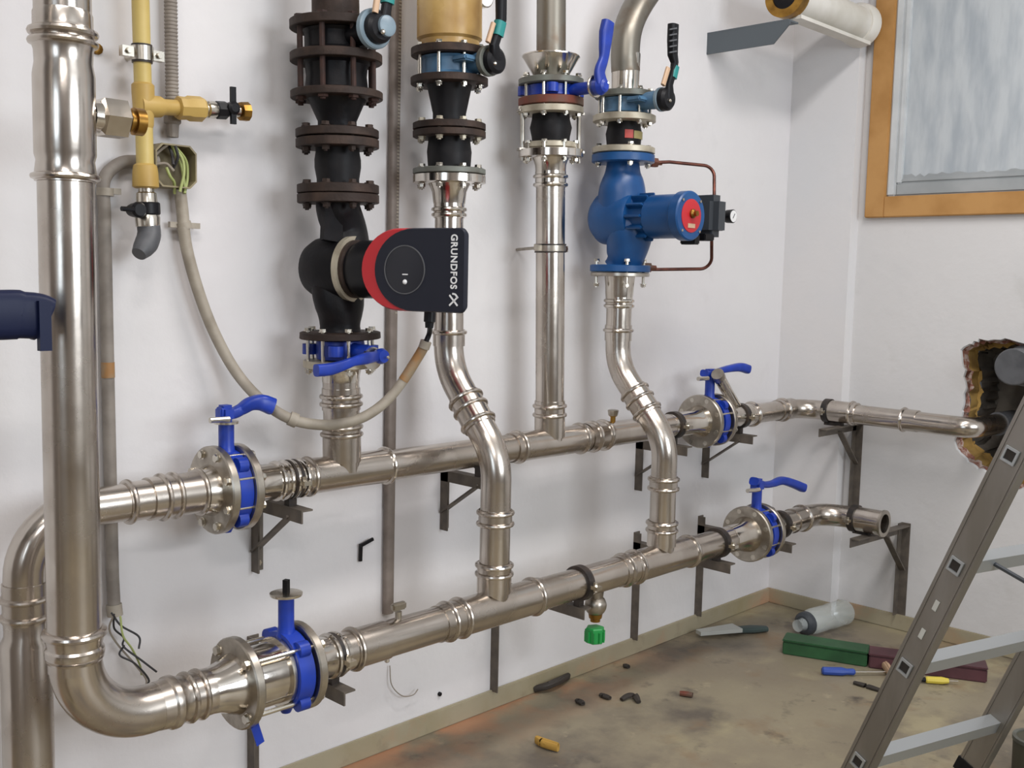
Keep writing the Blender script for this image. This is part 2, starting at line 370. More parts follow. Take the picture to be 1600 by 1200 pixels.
# window: ochre timber casing, painted inner frame, whitewashed pane, on the right wall
wy0, wy1, wz0, wz1 = .55, 1.815, 1.522, 2.72
cw = .075
wn = MB(); wn.box((XW+.004, (wy0+wy1)/2, (wz0+wz1)/2), (.02, wy1-wy0-.12, wz1-wz0-.12))
win = struct('window_1', wn, PANEPAINT)
for nm, c, s in (('casing', (XW-.012, wy1-cw/2, (wz0+wz1)/2), (.03, cw, wz1-wz0)), ('casing', (XW-.012, wy0+cw/2, (wz0+wz1)/2), (.03, cw, wz1-wz0)),
                 ('casing', (XW-.0121, (wy0+wy1)/2, wz0+cw/2), (.0285, wy1-wy0-2*cw+.004, cw)), ('casing', (XW-.0121, (wy0+wy1)/2, wz1-cw/2), (.0285, wy1-wy0-2*cw+.004, cw))):
    part(nm, MB().box(c, s, bev=.003), WOOD, win)
fy, fz = wy1-cw, wz0+cw
fw = .034
part('inner_frame', MB().box((XW-.002, fy-fw/2, (fz+wz1-cw)/2), (.03, fw, wz1-cw-fz), bev=.006), WHITEFR, win)
part('inner_frame', MB().box((XW-.002, wy0+cw+fw/2, (fz+wz1-cw)/2), (.03, fw, wz1-cw-fz), bev=.006), WHITEFR, win)
part('inner_frame', MB().box((XW-.002, (wy0+wy1)/2, fz+.024), (.028, fy-wy0-cw-2*fw, .048), bev=.006), GREYFR, win)
part('inner_frame', MB().box((XW-.002, (wy0+wy1)/2, wz1-cw-.024), (.028, fy-wy0-cw-2*fw, .048), bev=.006), GREYFR, win)
part('bead_strip', MB().box((XW-.008, fy-fw-.011, (fz+wz1-cw)/2), (.016, .022, wz1-cw-fz-.09), bev=.004), WHITEFR, win)
part('bead_strip', MB().box((XW-.008, (wy0+wy1)/2, fz+.048+.008), (.014, fy-wy0-cw-2*fw-.04, .016), bev=.004), GREYFR, win)

pe_ = MB(); n_ = 60; y_a, y_b = fy-fw-.022, .75
pe_.rings([[(XW-.0065, y_a+(y_b-y_a)*i/n_, fz+.058), (XW-.0075, y_a+(y_b-y_a)*i/n_, fz+.066+random.uniform(0, .014)), (XW-.005, y_a+(y_b-y_a)*i/n_, fz+.066)] for i in range(n_+1)])
part('ragged_joint', pe_, GREYFR, win, 'dark ragged paint edge')
# ceiling lamps that light the room
for nm, (lx, ly), lb in (('ceiling_lamp', (2.2, .72), 'white batten lamp on the ceiling before the blue pump'), ('ceiling_lamp', (.2, .62), 'white batten lamp on the ceiling before the yellow gas pipe'), ('ceiling_lamp', (-.6, -1.2), 'white batten lamp on the ceiling at the back of the room')):
    t = thing(nm, lb, 'lamp', (lx, ly, HC), 'ceiling batten lamps')
    part('housing', MB().box((lx, ly, HC-.04), (1.3, .12, .078), bev=.01), LAMPW, t)
    part('end_cap', MB().box((lx-.66, ly, HC-.04), (.03, .13, .078)), LAMPW, t)
    part('end_cap', MB().box((lx+.66, ly, HC-.04), (.03, .13, .078)), LAMPW, t)

# ================================================================== HEADERS
UA, LA, DX = (0, 1.98, .805), (0, 1.80, .448), (1, 0, 0)
def hd(A, x): return V((x, A[1], A[2]))
RU, RL = .0375, .0415
# --- upper header: left end with elbow
t = thing('header_end_pipe', 'steel pipe elbow passing behind the big upright pipe to the upper left valve', 'pipe', (0.9174, 1.98, .805))
xa = 0.7445
part('elbow', MB().sweep(fillet([(0.9544, 1.98, .805), (xa, 1.98, .805), (xa, 1.98, .45)], .115, 12), RU, seg=32), STEEL, t)
part('drop_pipe', MB().lathe((xa, 1.98, .62), (0, 0, -1), [(0, RU+.001), (.04, RU+.001), (.055, RU+.008), (.62, RU+.008)], 32), STEEL, t)
sleeve(t, (xa, 1.98, .805), (0, 0, -1), .125, .20, RU, [.155, .19])
bl = [0.9397, 1.0186, 1.0454, 1.1137]
sleeve(t, UA, DX, bl[0], bl[1]-.002, RU, [bl[0]+.008])
sleeve(t, UA, DX, bl[1]-.03, bl[3]+.0, RU+.004, [bl[1], bl[2], bl[3]-.012])
f = [1.1392, 1.1681, 1.1961]
lat('weld_neck', t, CHROME, UA, DX, [(bl[3]-.01, RU+.002), (f[0]-.05, RU+.004), (f[0]-.008, RU+.018), (f[0]+.0, RU+.018)])
flange(t, UA, DX, f[0], .094, .02, CAST)
# --- upper header main run
t = thing('header_pipe', 'upper horizontal steel header pipe with two tees along the white wall', 'pipe', (1.6797, 1.98, .805))
e = [1.2486, 1.2929, 2.7902, 2.917]
lat('main_pipe', t, STEEL, UA, DX, [(e[1]-.02, RU), (e[2], RU)], 36)
fr = 2.9507
flange(t, UA, DX, f[2], .094, .02, CAST)
lat('weld_neck', t, CHROME, UA, DX, [(f[2], RU+.018), (f[2]+.01, RU+.016), (f[2]+.045, RU+.004), (e[1]+.01, RU+.002)])
sl = [1.2896, 1.3113, 1.3265, 1.3539]
for a, b in ((sl[0], sl[1]), (sl[2], sl[3])):
    sleeve(t, UA, DX, a-.004, b+.012, RU, [a+.002, b], CHROME)
tb = [1.3643, 1.3923, 1.4737, 1.5688, 1.6023]
sleeve(t, UA, DX, tb[0], tb[4]+.01, RU+.001, [tb[0]+.012, tb[4]], name='tee_body')
tb = [2.0454, 2.0657, 2.1619, 2.328, 2.3482]
sleeve(t, UA, DX, tb[0]-.006, tb[4], RU+.001, [tb[1], tb[3]], name='tee_body')
sl = [2.354, 2.3863, 2.4372, 2.4554]
sleeve(t, UA, DX, sl[0], sl[3], RU+.002, [sl[1], sl[2]])
xp = 2.4831
lat('plug', t, BRASS, (xp, 1.98, .805+RU-.003), (0, 0, 1), [(0, .008), (.018, .008), (.019, .012), (.022, .012)], 16, label='small brass plug')
lat('plug_cap', t, CAST, (xp, 1.98, .805+RU+.018), (0, 0, 1), [(0, .014), (.016, .017), (.018, .014)], 8)
lat('weld_neck', t, CHROME, UA, DX, [(e[2]-.02, RU+.001), (fr-.06, RU+.003), (fr-.03, RU+.012), (fr, RU+.020)])
flange(t, UA, DX, fr, .09, .019, CAST)
# --- upper header right end: neck, elbow along right wall, elbow into the hole
fr2 = 3.0351
t = thing('wall_return_pipe', 'steel pipe turning the corner from the upper right valve into the broken wall hole', 'pipe', (3.3857, 1.98, .805))
flange(t, UA, DX, fr2, .09, .019, CAST)
lat('weld_neck', t, CHROME, UA, DX, [(fr2, RU+.02), (fr2+.03, RU+.012), (fr2+.06, RU+.003), (3.2465, RU+.002)])
yh = 1.335
path = fillet([(3.1713, 1.98, .805), (3.612, 1.98, .805), (3.608, yh+.09, .80), (3.602, yh, .80), (3.95, yh-.03, .80)], [.1, .1, .3, .1, .1], 10)
part('bent_pipe', MB().sweep(path, RU-.002, seg=32), STEEL, t)
sleeve(t, UA, DX, 3.2465, 3.2978, RU, [3.272])
sleeve(t, UA, DX, 3.4489, 3.5513, RU-.001, [3.4857])
sleeve(t, (3.612, 1.98, .805), (0, -1, 0), .125, .235, RU, [.215], STEEL)
sleeve(t, (3.612, 1.98, .805), (0, -1, -.006), .40, .46, RU-.001, [.41], STEEL)
part('branch_stub', MB().sweep([(3.1642, 1.98, 0.8427), (2.9818, 1.94, 0.9649)], .020, seg=20), CHROME, t)
part('stub_rim', MB().sweep([(2.9988, 1.943, 0.9531), (2.9801, 1.939, 0.9672)], .0215, seg=20), CAST, t)
part('pipe_cover', MB().lathe(V((3.80, yh-.017, .80)), (1, -.09, 0), [(0, RU+.004), (.12, RU+.004)], 24), GREYPL, t)

# --- big upright pipe with bottom elbow on the lower header
RB = .0455
xb = 0.760
t = thing('large_upright_pipe', 'large upright steel pipe at the left with a wide bottom elbow', 'pipe', (xb, 1.8, .448))
part('upright_pipe', MB().lathe((xb, 1.8, .56), (0, 0, 1), [(0, RB), (1.6, RB)], 40), STEEL, t)
part('wide_elbow', MB().sweep(fillet([(xb, 1.8, .62), (xb, 1.8, .448), (0.985, 1.8, .448)], .132, 16), [RB]+[RB]*17+[RL+.002], seg=40), STEEL, t)
zc = (0.7516, 1.8, 0.6262)[2]
lat('press_sleeve', t, STEEL, (xb, 1.8, 0), (0, 0, 1), [(zc-.05, RB), (zc-.045, RB+.003)]+bead(zc-.034, RB+.001, .02, .004)+[(zc-.02, RB+.001)]+bead(zc, RB+.004, .014, .006)+[(zc+.008, RB)], 40)
z1, z2 = (0.7613, 1.8, 1.4155)[2], (0.7617, 1.8, 1.6558)[2]
lat('branch_tee', t, STEEL, (xb, 1.8, 0), (0, 0, 1), [(z1-.006, RB), (z1-.005, RB+.004)]+bead(z1+.003, RB+.004, .012, .007)+[(z1+.012, RB+.0035), (z1+.03, RB+.001), (z1+.04, RB+.004), (z2-.07, RB+.004), (z2-.05, RB+.0005), (z2-.03, RB+.0015)]+bead(z2-.016, RB+.004, .012, .007)+bead(z2, RB+.003, .014, .008)+[(z2+.012, RB+.002), (z2+.03, RB+.002), (z2+.045, RB-.004)], 40)
part('tee_outlet', MB().lathe((xb, 1.8, (0.7634, 1.8, 1.5261)[2]), (1, 0, 0), [(.02, .022), (0.8146-xb, .021)], 24), CHROME, t)
zb = (0.7634, 1.8, 1.5261)[2]
sl = [0.9293, 0.9397, 0.9742, 0.9918, 1.0123, 1.0472]
lat('reducer', t, STEEL, LA, DX, [(sl[0]-.02, RB), (sl[0]-.01, RB+.001)]+bead(sl[1], RB+.002, .02, .004)+[(sl[2]-.012, RL+.003)]+bead(sl[2], RL+.003)+bead(sl[3]+.006, RL+.003)+[(sl[4], RL+.004), (sl[5], RL+.002)], 36)
lf = [1.0844, 1.1988, 1.2319]
lat('weld_neck', t, CHROME, LA, DX, [(sl[4], RL+.003), (lf[0]-.05, RL+.005), (lf[0]-.01, RL+.02), (lf[0], RL+.02)])
flange(t, LA, DX, lf[0], .092, .02, CAST)
# union on the tee outlet
hu = [q-.760 for q in [0.7874, 0.817, 0.867, 0.8972]]
t = thing('hex_union', 'large silver hexagon union with a brass tail beside the upright pipe', 'union', (xb+.09, 1.8, zb))
part('hex_nut', MB().lathe((xb, 1.8, zb), DX, [(hu[1], .029), (hu[1]+.005, .036), (hu[2]-.004, .036), (hu[2], .031)], 6), CHROME, t)
part('collar', MB().lathe((xb, 1.8, zb), DX, [(hu[1]-.012, .026), (hu[1]+.004, .028)], 24), CHROME, t)
part('brass_tail', MB().lathe((xb, 1.8, zb), DX, [(hu[2]-.002, .023), (hu[2]+.006, .023), (hu[2]+.007, .018), (hu[2]+.013, .018), (hu[2]+.014, .024), (hu[3], .024), (hu[3]+.002, .016)], 20), BRASS, t, 'brass threaded tail')
# --- lower header main run
t = thing('header_pipe', 'lower horizontal steel header pipe with two riser tees near the floor', 'pipe', (1.6531, 1.8, .448))
lfr = 2.9842
lat('main_pipe', t, STEEL, LA, DX, [(lf[2]+.03, RL), (2.8768, RL)], 36)
flange(t, LA, DX, lf[2], .092, .02, CAST)
lat('weld_neck', t, CHROME, LA, DX, [(lf[2], RL+.02), (lf[2]+.012, RL+.017), (lf[2]+.04, RL+.005), (1.3173, RL+.002)])
sl = [1.2972, 1.3072, 1.3241, 1.3343]
sleeve(t, LA, DX, sl[0]-.01, sl[3]+.006, RL, [sl[1], sl[2]], CHROME)
sl = [1.3514, 1.3705, 1.3898, 1.4583]
sleeve(t, LA, DX, sl[1]-.01, sl[3], RL, [sl[1]])
sl = [1.6285, 1.649, 1.678, 1.7033]
sleeve(t, LA, DX, sl[0]-.008, sl[2], RL, [sl[1]])
tb = [1.678, 1.6864, 1.6991, 1.9482, 1.9726]
sleeve(t, LA, DX, tb[0], tb[4], RL+.0015, [tb[1]+.004, tb[3]], name='tee_body')
tb = [2.4042, 2.3591, 2.374, 2.645, 2.6689]
sleeve(t, LA, DX, tb[1], tb[4], RL+.0015, [tb[2]+.004, tb[3]], name='tee_body')
sl = [2.3004, 2.3266, 2.374]
sleeve(t, LA, DX, sl[0], sl[2], RL, [sl[1]])
xp = 1.4992
lat('vent_stub', t, CAST, (xp, 1.8, .448+RL-.004), (0, 0, 1), [(0, .008), (.02, .008)], 14)
part('vent_handle', MB().box((xp, 1.8, .448+RL+.028), (.04, .016, .018), bev=.004), CAST, t)
lat('drip_nipple', t, CHROME, (1.4675, 1.8, .448-RL+.003), (0, 0, -1), [(0, .006), (.014, .006), (.016, .004)], 12)
lat('weld_neck', t, CHROME, LA, DX, [(2.8693, RL+.001), (lfr-.06, RL+.003), (lfr-.03, RL+.012), (lfr, RL+.02)])
flange(t, LA, DX, lfr, .092, .019, CAST)
# --- lower right end
lfr2 = 3.0639
t = thing('open_ended_pipe', 'short steel pipe bend with an open cut end beside the right wall', 'pipe', (3.3741, 1.8, .448))
flange(t, LA, DX, lfr2, .092, .019, CAST)
lat('weld_neck', t, CHROME, LA, DX, [(lfr2, RL+.02), (lfr2+.03, RL+.012), (lfr2+.05, RL+.002), (3.2229, RL+.002)])
xe = 3.487
P0 = fillet([(3.1758, 1.8, .448), (xe, 1.8, .448), (xe, 1.655, .448)], .1, 12)
part('elbow', MB().sweep(P0, RL-.002, seg=32), STEEL, t)
sleeve(t, LA, DX, 3.2665, 3.3695, RL-.001, [3.3377])
part('end_pipe', MB().tubeshell((xe, 1.67, .448), (0, -1, 0), 0, .105, RL-.006, RL+.002, 36), STEEL, t)
part('end_rim', MB().tubeshell((xe, 1.57, .448), (0, -1, 0), 0, .008, RL-.008, RL+.006, 36), CAST, t)

# ================================================================== BUTTERFLY VALVES ON THE HEADERS
def header_valve(name, label, A, x, R, t_, L, neck_u, hub, n=8, bs=.009, ph=.39, off=0.):
    """blue lug ring on a horizontal axis with an upright neck; returns the thing"""
    c = hd(A, x); t = thing(name, label, 'valve', c)
    part('valve_ring', MB().tubeshell(c, DX, -t_/2, t_/2, .04, R*.88, 40), BLUE, t)
    for k in range(4):
        a = PI/4+k*PI/2; part('lug', MB().lathe(c+V((0, math.cos(a), math.sin(a)))*R*.86, DX, [(-t_/2+.006, .017), (t_/2-.006, .017)], 14), BLUE, t)
    part('disc', MB().lathe(c, DX, [(-.004, .041), (.004, .041)], 28), CAST, t)
    ztop = hub[2]
    m = MB().lathe(c, (0, 0, 1), [(R*.6, .026), (R*.8, .020), (R*1.0, .0165), (ztop-c.z-.004, .0165)], 20)
    part('neck', m, BLUE, t)
    part('boss', MB().lathe(c, (0, 0, -1), [(R*.6, .02), (R*.92, .014), (R*1.02, .010)], 16), BLUE, t)
    bolts(t, c+V((off, 0, 0)), DX, R*.84, n, L, bs, ZINC, ph)
    return t, c
def lever(t, P, ra, rb, m=BLUE, up=(0, 1, 0), name='lever'):
    P = smooth_path(P, 6); k = len(ra); n = len(P)
    f_ = lambda l: [l[min(int(i/(n-1)*(k-1)), k-2)]+(l[min(int(i/(n-1)*(k-1))+1, k-1)]-l[min(int(i/(n-1)*(k-1)), k-2)])*((i/(n-1)*(k-1))-min(int(i/(n-1)*(k-1)), k-2)) for i in range(n)]
    return part(name, MB().sweep(P, f_(ra), f_(rb), 16, up, 3.2), m, t)
hub = (1.1627, 1.98, 0.9489)
t, c = header_valve('butterfly_valve', 'blue butterfly valve with a raised lever on the upper left of the pipes', UA, f[1], .094, .034, f[2]-f[0]+.02, 354, hub)
lat('stem_plate', t, ZINC, V((c.x, c.y, hub[2]-.004)), (0, 0, 1), [(0, .026), (.005, .026)], 24)
part('lever_hub', MB().box((c.x-.002, c.y, hub[2]+.018), (.036, .036, .036), bev=.008), BLUE, t)
lever(t, [(1.1507, 1.98, 0.9691), (1.1812, 1.98, 0.9654), (1.2029, 1.98, 0.9721), (1.2204, 1.97, 0.9843), (1.2411, 1.96, 0.9867), (1.2652, 1.955, 0.9771)], [.013, .013, .013, .016, .018, .017], [.013, .012, .012, .014, .018, .019])
part('pin', MB().sweep([(1.1068, 1.94, 0.9606), (1.1513, 1.94, 0.9597)], .006, seg=10), ZINC, t)
hub = (1.1862, 1.8, 0.6043)
t, c = header_valve('butterfly_valve', 'blue butterfly valve with a bare stem and no lever on long bolts', LA, lf[1], .092, .036, lf[2]-lf[0]+.02, 440, hub, 4, .010, PI/4, (lf[0]+lf[2])/2-lf[1])
lat('stem_plate', t, ZINC, V((c.x, c.y, hub[2])), (0, 0, 1), [(-.003, .018), (0, .033), (.005, .034), (.006, .030)], 24)
part('bare_stem', MB().box((c.x, c.y, hub[2]+.018), (.011, .011, .03), Matrix.Rotation(.4, 3, 'Z')), IRONBLACK, t)
lat('spacer_spool', t, CHROME, LA, DX, [(lf[0]+.008, .062), (lf[0]+.02, .064), (lf[1]-.026, .064), (lf[1]-.024, .06)], 36)
lat('spacer_rim', t, ZINC, LA, DX, [(lf[1]-.028, .072), (lf[1]-.019, .072)], 36)
m = MB(); m.beam((1.0988, 1.76, 0.3671), (1.112, 1.76, 0.3258), .018, .003, (1, 0, 0)); 
part('blue_tag', m, BLUE, t, 'blue strip of tape')
hub = (2.9779, 1.98, 0.9555)
t, c = header_valve('butterfly_valve', 'blue-handled butterfly valve next to the slanting silver stub by the corner', UA, 3.0002, .09, .03, fr2-fr+.02, 1104, hub)
part('lever_hub', MB().box((c.x, c.y, hub[2]+.004), (.05, .034, .04), bev=.008), BLUE, t)
lever(t, [(2.962, 1.98, 0.967), (3.0121, 1.98, 0.9603), (3.0659, 1.98, 0.9709), (3.1295, 1.975, 0.9772), (3.1745, 1.97, 0.9778), (3.2086, 1.965, 0.97)], [.016, .015, .012, .014, .017, .017], [.012, .011, .010, .013, .016, .016])
part('pin', MB().sweep([(2.885, 1.95, 0.9541), (2.9408, 1.95, 0.9533)], .007, seg=10), ZINC, t)
hub = (3.0267, 1.8, 0.6015)
t, c = header_valve('butterfly_valve', 'blue-handled butterfly valve above the floor beside the open pipe end', LA, 3.0317, .092, .03, lfr2-lfr+.02, 1182, hub)
part('lever_hub', MB().box((c.x, c.y, hub[2]+.004), (.044, .036, .042), bev=.008), BLUE, t)
lever(t, [(3.0092, 1.8, 0.6208), (3.0668, 1.8, 0.6029), (3.1246, 1.8, 0.5979), (3.1827, 1.795, 0.6025), (3.2533, 1.79, 0.5834), (3.3081, 1.785, 0.5637)], [.018, .014, .012, .015, .017, .018], [.014, .011, .011, .014, .015, .016])
part('pin', MB().sweep([(2.9227, 1.77, 0.6046), (2.9931, 1.77, 0.5997)], .007, seg=10), ZINC, t)

# drain valve
xd = 2.2071
t = thing('drain_valve', 'round steel drain valve with a green cap hanging from the lower header', 'valve', (xd, 1.8, .41))
z0 = (2.2107, 1.8, 0.371)[2]
lat('inlet', t, CAST, (xd, 1.8, .448-RL+.006), (0, 0, -1), [(0, .022), (.02, .02), (.035, .02)], 20)
part('ball_body', MB().ball((xd, 1.8, z0), .031), CAST, t)
lat('outlet', t, BRASS, (xd, 1.8, z0-.024), (0, 0, -1), [(0, .02), (.012, .018), (.014, .014), (.022, .014)], 20)
zg = (2.2145, 1.8, 0.2897)[2]
part('green_cap', MB().lathe((xd, 1.8, zg), (0, 0, 1), [(-.024, .025), (-.022, .027), (.016, .027), (.019, .024), (.02, .014)], 6), GREEN, t, 'green square cap')
for k in range(10):
    a = k*2*PI/10; part('cap_rib', MB().box((xd+.0262*math.cos(a), 1.8+.0262*math.sin(a), zg-.006), (.005, .005, .03)), GREEN, t)

# ================================================================== VERTICAL ASSEMBLIES (axes a1..a4 hang down)
def stack(name, parent, m, AX, prof, seg=36, label=None, angle=.5):
    return lat(name, parent, m, AX[0], AX[1], prof, seg, label, angle)
def at(AX, h): return V(AX[0])+V(AX[1])*h
FR = (0, -1, 0)
def cyl_y(name, parent, m, c, prof, seg=28, label=None):      # lathe around the axis that faces the viewer
    return lat(name, parent, m, c, FR, prof, seg, label)
# ------------------------------------------------------------------ assembly one: black iron with the red pump
a1 = ((1.4471, 1.98, 1.8348), (0.02524, 0.0, -0.99968))
t = thing('black_supply_pipe', 'dark iron pipe coming down from the top above the leftmost black flanges', 'pipe', at(a1, -0.0415))
stack('pipe', t, IRON, a1, [(-0.2194, 0.0524), (0.0111, 0.053)])
stack('flange', t, IRON, a1, [(0.0055, 0.1003), (0.0069, 0.1025), (0.0236, 0.1025), (0.025, 0.1004)])
m = MB()
t2 = thing('butterfly_valve', 'black butterfly valve with a grey blue gear disc at the top of the leftmost stack', 'valve', at(a1, 0.0444))
stack('valve_body', t2, IRONBLACK, a1, [(0.0264, 0.0717), (0.0278, 0.0746), (0.0347, 0.0703), (0.0667, 0.0704), (0.0737, 0.0748), (0.0751, 0.0719)])
part('neck', MB().lathe((1.4482, 1.98, 1.7904), FR, [(.06, .026), (.128, .022)], 20), IRONBLACK, t2)
hubc = V((1.455, 1.8508, 1.7964))
cyl_y('gear_disc', t2, GREYBLUE, hubc, [(-.012, .036), (-.008, .043), (.004, .043), (.007, .040)])
cyl_y('lever_hub', t2, BLACKPL, hubc, [(.006, .034), (.02, .033), (.026, .026)])
cyl_y('hub_cover', t2, GREYBLUE, hubc+V((.012, 0, .004)), [(.02, .024), (.032, .022), (.035, .016)])
part('screw', MB().ball(hubc+V((-.004, -.034, -.012)), .006, 10), ZINC, t2)
yl = hubc.y-.02
part('lever', MB().sweep([hubc+V((.014, -.018, .02)), (1.4695, 1.83, 1.8323), (1.4744, 1.83, 1.864), (1.4804, 1.83, 1.9387)], [.015, .012, .011, .012], [.009, .008, .009, .011], up=(1, 0, 0), power=3), BLACKPL, t2)
part('lever_band', MB().sweep([(1.4728, 1.83, 1.849), (1.4759, 1.83, 1.879)], .0145, .0125, up=(1, 0, 0), power=3), TEAL, t2, 'teal band on the lever')
part('latch', MB().sweep([(1.44, 1.83, 1.8239), (1.4464, 1.83, 1.8623)], .007, .005, up=(1, 0, 0), power=3), TAN, t2, 'pale latch strip')
t = thing('check_valve', 'dark iron spacer valve with rusty rods between two black flanges', 'valve', at(a1, 0.1255))
stack('flange', t, IRON, a1, [(0.0765, 0.1007), (0.0779, 0.1028), (0.0947, 0.1029), (0.0961, 0.1008)])
stack('valve_body', t, IRONBLACK, a1, [(0.0961, 0.0777), (0.1017, 0.0706), (0.1255, 0.0677), (0.1536, 0.0707), (0.1592, 0.078)])
L = 0.1705-0.0111
bolts(t, at(a1, 0.0905), a1[1], 0.0863, 8, L, .0125, RUST, .2, 'threaded_rod')
t = thing('reducer', 'black tapered reducer under the rusty rods of the leftmost stack', 'reducer', at(a1, 0.203))
stack('flange', t, IRON, a1, [(0.1592, 0.1011), (0.1607, 0.1032), (0.1747, 0.1033), (0.1762, 0.1012)])
stack('cone', t, IRONBLACK, a1, [(0.1747, 0.0665), (0.1889, 0.0593), (0.2242, 0.0435), (0.2427, 0.0435)])
stack('flange', t, IRON, a1, [(0.2427, 0.0913), (0.2441, 0.0935), (0.2597, 0.0936), (0.2611, 0.0914)])
t = thing('rubber_joint', 'black rubber expansion joint between rusty flanges above the red pump', 'joint', at(a1, 0.321))
stack('flange', t, IRON, a1, [(0.264, 0.0914), (0.2654, 0.0936), (0.2825, 0.0937), (0.2839, 0.0915)])
stack('bellows', t, RUBBER, a1, [(0.2825, 0.0494), (0.2925, 0.0494), (0.3096, 0.0524), (0.3268, 0.0524), (0.3525, 0.0481), (0.3655, 0.0481)])
stack('flange', t, IRON, a1, [(0.3655, 0.0904), (0.3669, 0.0926), (0.3842, 0.0927), (0.3856, 0.0905)])
bolts(t, at(a1, 0.2625), a1[1], 0.0755, 8, 0.2825-0.2427+.004, .0095, IRON, .2)
bolts(t, at(a1, 0.387), a1[1], 0.0759, 8, 0.4072-0.3669+.004, .0095, IRON, .2)
# red circulation pump
t = thing('circulation_pump', 'black circulation pump with a red motor and dark control panel', 'pump', at(a1, 0.5554))
pc = V((1.4611, 1.98, 1.2795)); aD = V((.27, -.963, 0)).normalized(); nD = V((-.963, -.27, 0)).normalized(); zD = V((0, 0, 1))
stack('flange', t, IRON, a1, [(0.387, 0.0905), (0.3885, 0.0927), (0.4058, 0.0928), (0.4072, 0.0906)])
mh = MB()
p1 = V((1.4572, 1.98, 1.4335)); p4 = V((1.465, 1.98, 1.1263))
mh.sweep(smooth_path([p1, V((1.4577, 1.98, 1.4133)), V((1.48, 1.9847, 1.3681)), V((1.482, 1.9723, 1.3212))], 6), [.046]*7+[.044]*12, [.052]*7+[.054]*12, 24, (0, 1, 0))
mh.lathe(pc+V((0, 0, .0)), aD, [(-.078, .040), (-.072, .058), (-.05, .070), (-.01, .074), (.015, .074), (.032, .073), (.036, .066)], 36)
mh.sweep(smooth_path([pc+V((0, .012, -.02)), V((1.4633, 1.98, 1.1914)), V((1.4642, 1.98, 1.1545)), p4], 6), [.047]*16+[.049, .053, .060], [.066, .066, .065, .065, .064, .062, .060, .057, .054, .052, .050, .048, .047, .046, .046, .047, .049, .053, .060], 28, (0, 1, 0))
part('pump_housing', mh, IRONBLACK, t)
part('web', MB().beam(V((1.4573, 1.98, 1.4306))+V((-.03, -.02, 0)), pc+V((-.045, -.03, .06)), .05, .016, (1, 0, 0)), IRONBLACK, t)
stack('flange', t, IRON, a1, [(0.6998, 0.0889), (0.7013, 0.0926), (0.7146, 0.0934), (0.7161, 0.0905)])
part('clamp_ring', MB().tubeshell(pc+aD*.034, aD, 0, .012, .05, .0745, 44), CREAM, t, 'pale cream clamp ring')
part('collar', MB().lathe(pc+aD*.04, aD, [(0, .066), (.014, .066), (.016, .060)], 36), IRON, t)
part('motor', MB().lathe(pc+aD*.06, aD, [(-.012, .058), (.0, .060), (.012, .0655), (.09, .0655), (.095, .05)], 40), BLACKPL, t)
# control housing: rounded D outline in the plane of the panel
def dshape(s0, s1, h, rc, o, k=20, top=None):
    """outline from curved left end s0 to square right end s1, half height h"""
    pts = []; cs = s0+h*1.12
    for i in range(k+1):
        a = PI/2+PI*i/k; pts.append((cs+math.cos(a)*(cs-s0), math.sin(a)*h))
    for cx, cz, b0 in ((s1-rc, -h+rc, -PI/2), (s1-rc, h-rc, 0)):
        for i in range(5):
            a = b0+PI/2*i/4; pts.append((cx+rc*math.cos(a), cz+rc*math.sin(a)))
    return [pc+aD*a+zD*b+nD*o for a, b in pts]
def dbox(name, s0, s1, h, rc, o0, o1, m, tap=.006, label=None):
    return part(name, MB().rings([dshape(s0+tap, s1, h-tap, rc, o0), dshape(s0, s1, h, rc, o0+.006), dshape(s0, s1, h, rc, o1-.006), dshape(s0+tap*.6, s1-tap*.3, h-tap*.6, rc, o1)]), m, t, label)
dbox('red_shell', .110, .285, .0885, .03, -.060, .0665, RED, label='red motor shell')
pn = dbox('control_panel', .148, .378, .0885, .012, .054, .0695, SLATE, .004)
part('dial_ring', MB().tubeshell(pc+aD*.229+nD*.0695, nD, -.002, .0015, .050, .0525, 48), GREYPL, pn)
part('dial', MB().lathe(pc+aD*.229+nD*.0685, nD, [(0, .05), (.0015, .05), (.002, .048)], 48), DIAL, pn)
part('indicator_light', MB().ball(pc+aD*.231+nD*.0705-zD*.026, .0055, 12, (1, 1, 1)), WHITE, pn)
part('indicator_mark', MB().box((0, 0, 0), (.014, .0015, .0025), Matrix((aD, nD, zD)).transposed()), WHITE, pn).location = pc+aD*.231+nD*.0705-zD*.010
def textobj(txt, parent, size, P, xdir, ydir, m, name='lettering', sx=1.):
    c = bpy.data.curves.new(name, 'FONT'); c.body = txt; c.size = size; c.extrude = .0004; c.align_x = 'CENTER'; c.align_y = 'CENTER'; c.space_character = 1.12
    c.offset = .0006
    tmp = bpy.data.objects.new(name, c); COL.objects.link(tmp); bpy.context.view_layer.update()
    me = bpy.data.meshes.new_from_object(tmp); bpy.data.objects.remove(tmp); me.materials.clear(); me.materials.append(m)
    o = bpy.data.objects.new(name, me); COL.objects.link(o); o.parent = parent
    x, y = V(xdir).normalized(), V(ydir).normalized()
    o.matrix_local = Matrix.Translation(V(P)-ORG[parent]) @ Matrix((x, y, x.cross(y))).transposed().to_4x4() @ Matrix.Diagonal((sx, 1, 1, 1))
    ORG[o] = ORG[parent]; return o
textobj('GRUNDFOS', pn, .0215, pc+aD*.352+nD*.0699+zD*.0185, -zD, aD, WHITE, sx=.92)
lg = MB(); L0 = pc+aD*.353+nD*.0699-zD*.061
def lp(a, b): return L0+aD*a-zD*b
for q0, q1 in (((-.010, .012), (.010, -.006)), ((-.010, -.010), (.010, .012)), ((.004, -.012), (.011, -.004)), ((-.003, -.013), (.004, -.012))):
    lg.beam(lp(*q0), lp(*q1), .0036, .0012, aD if abs(q0[1]-q1[1]) < .003 else zD)
part('emblem', lg, WHITE, pn)
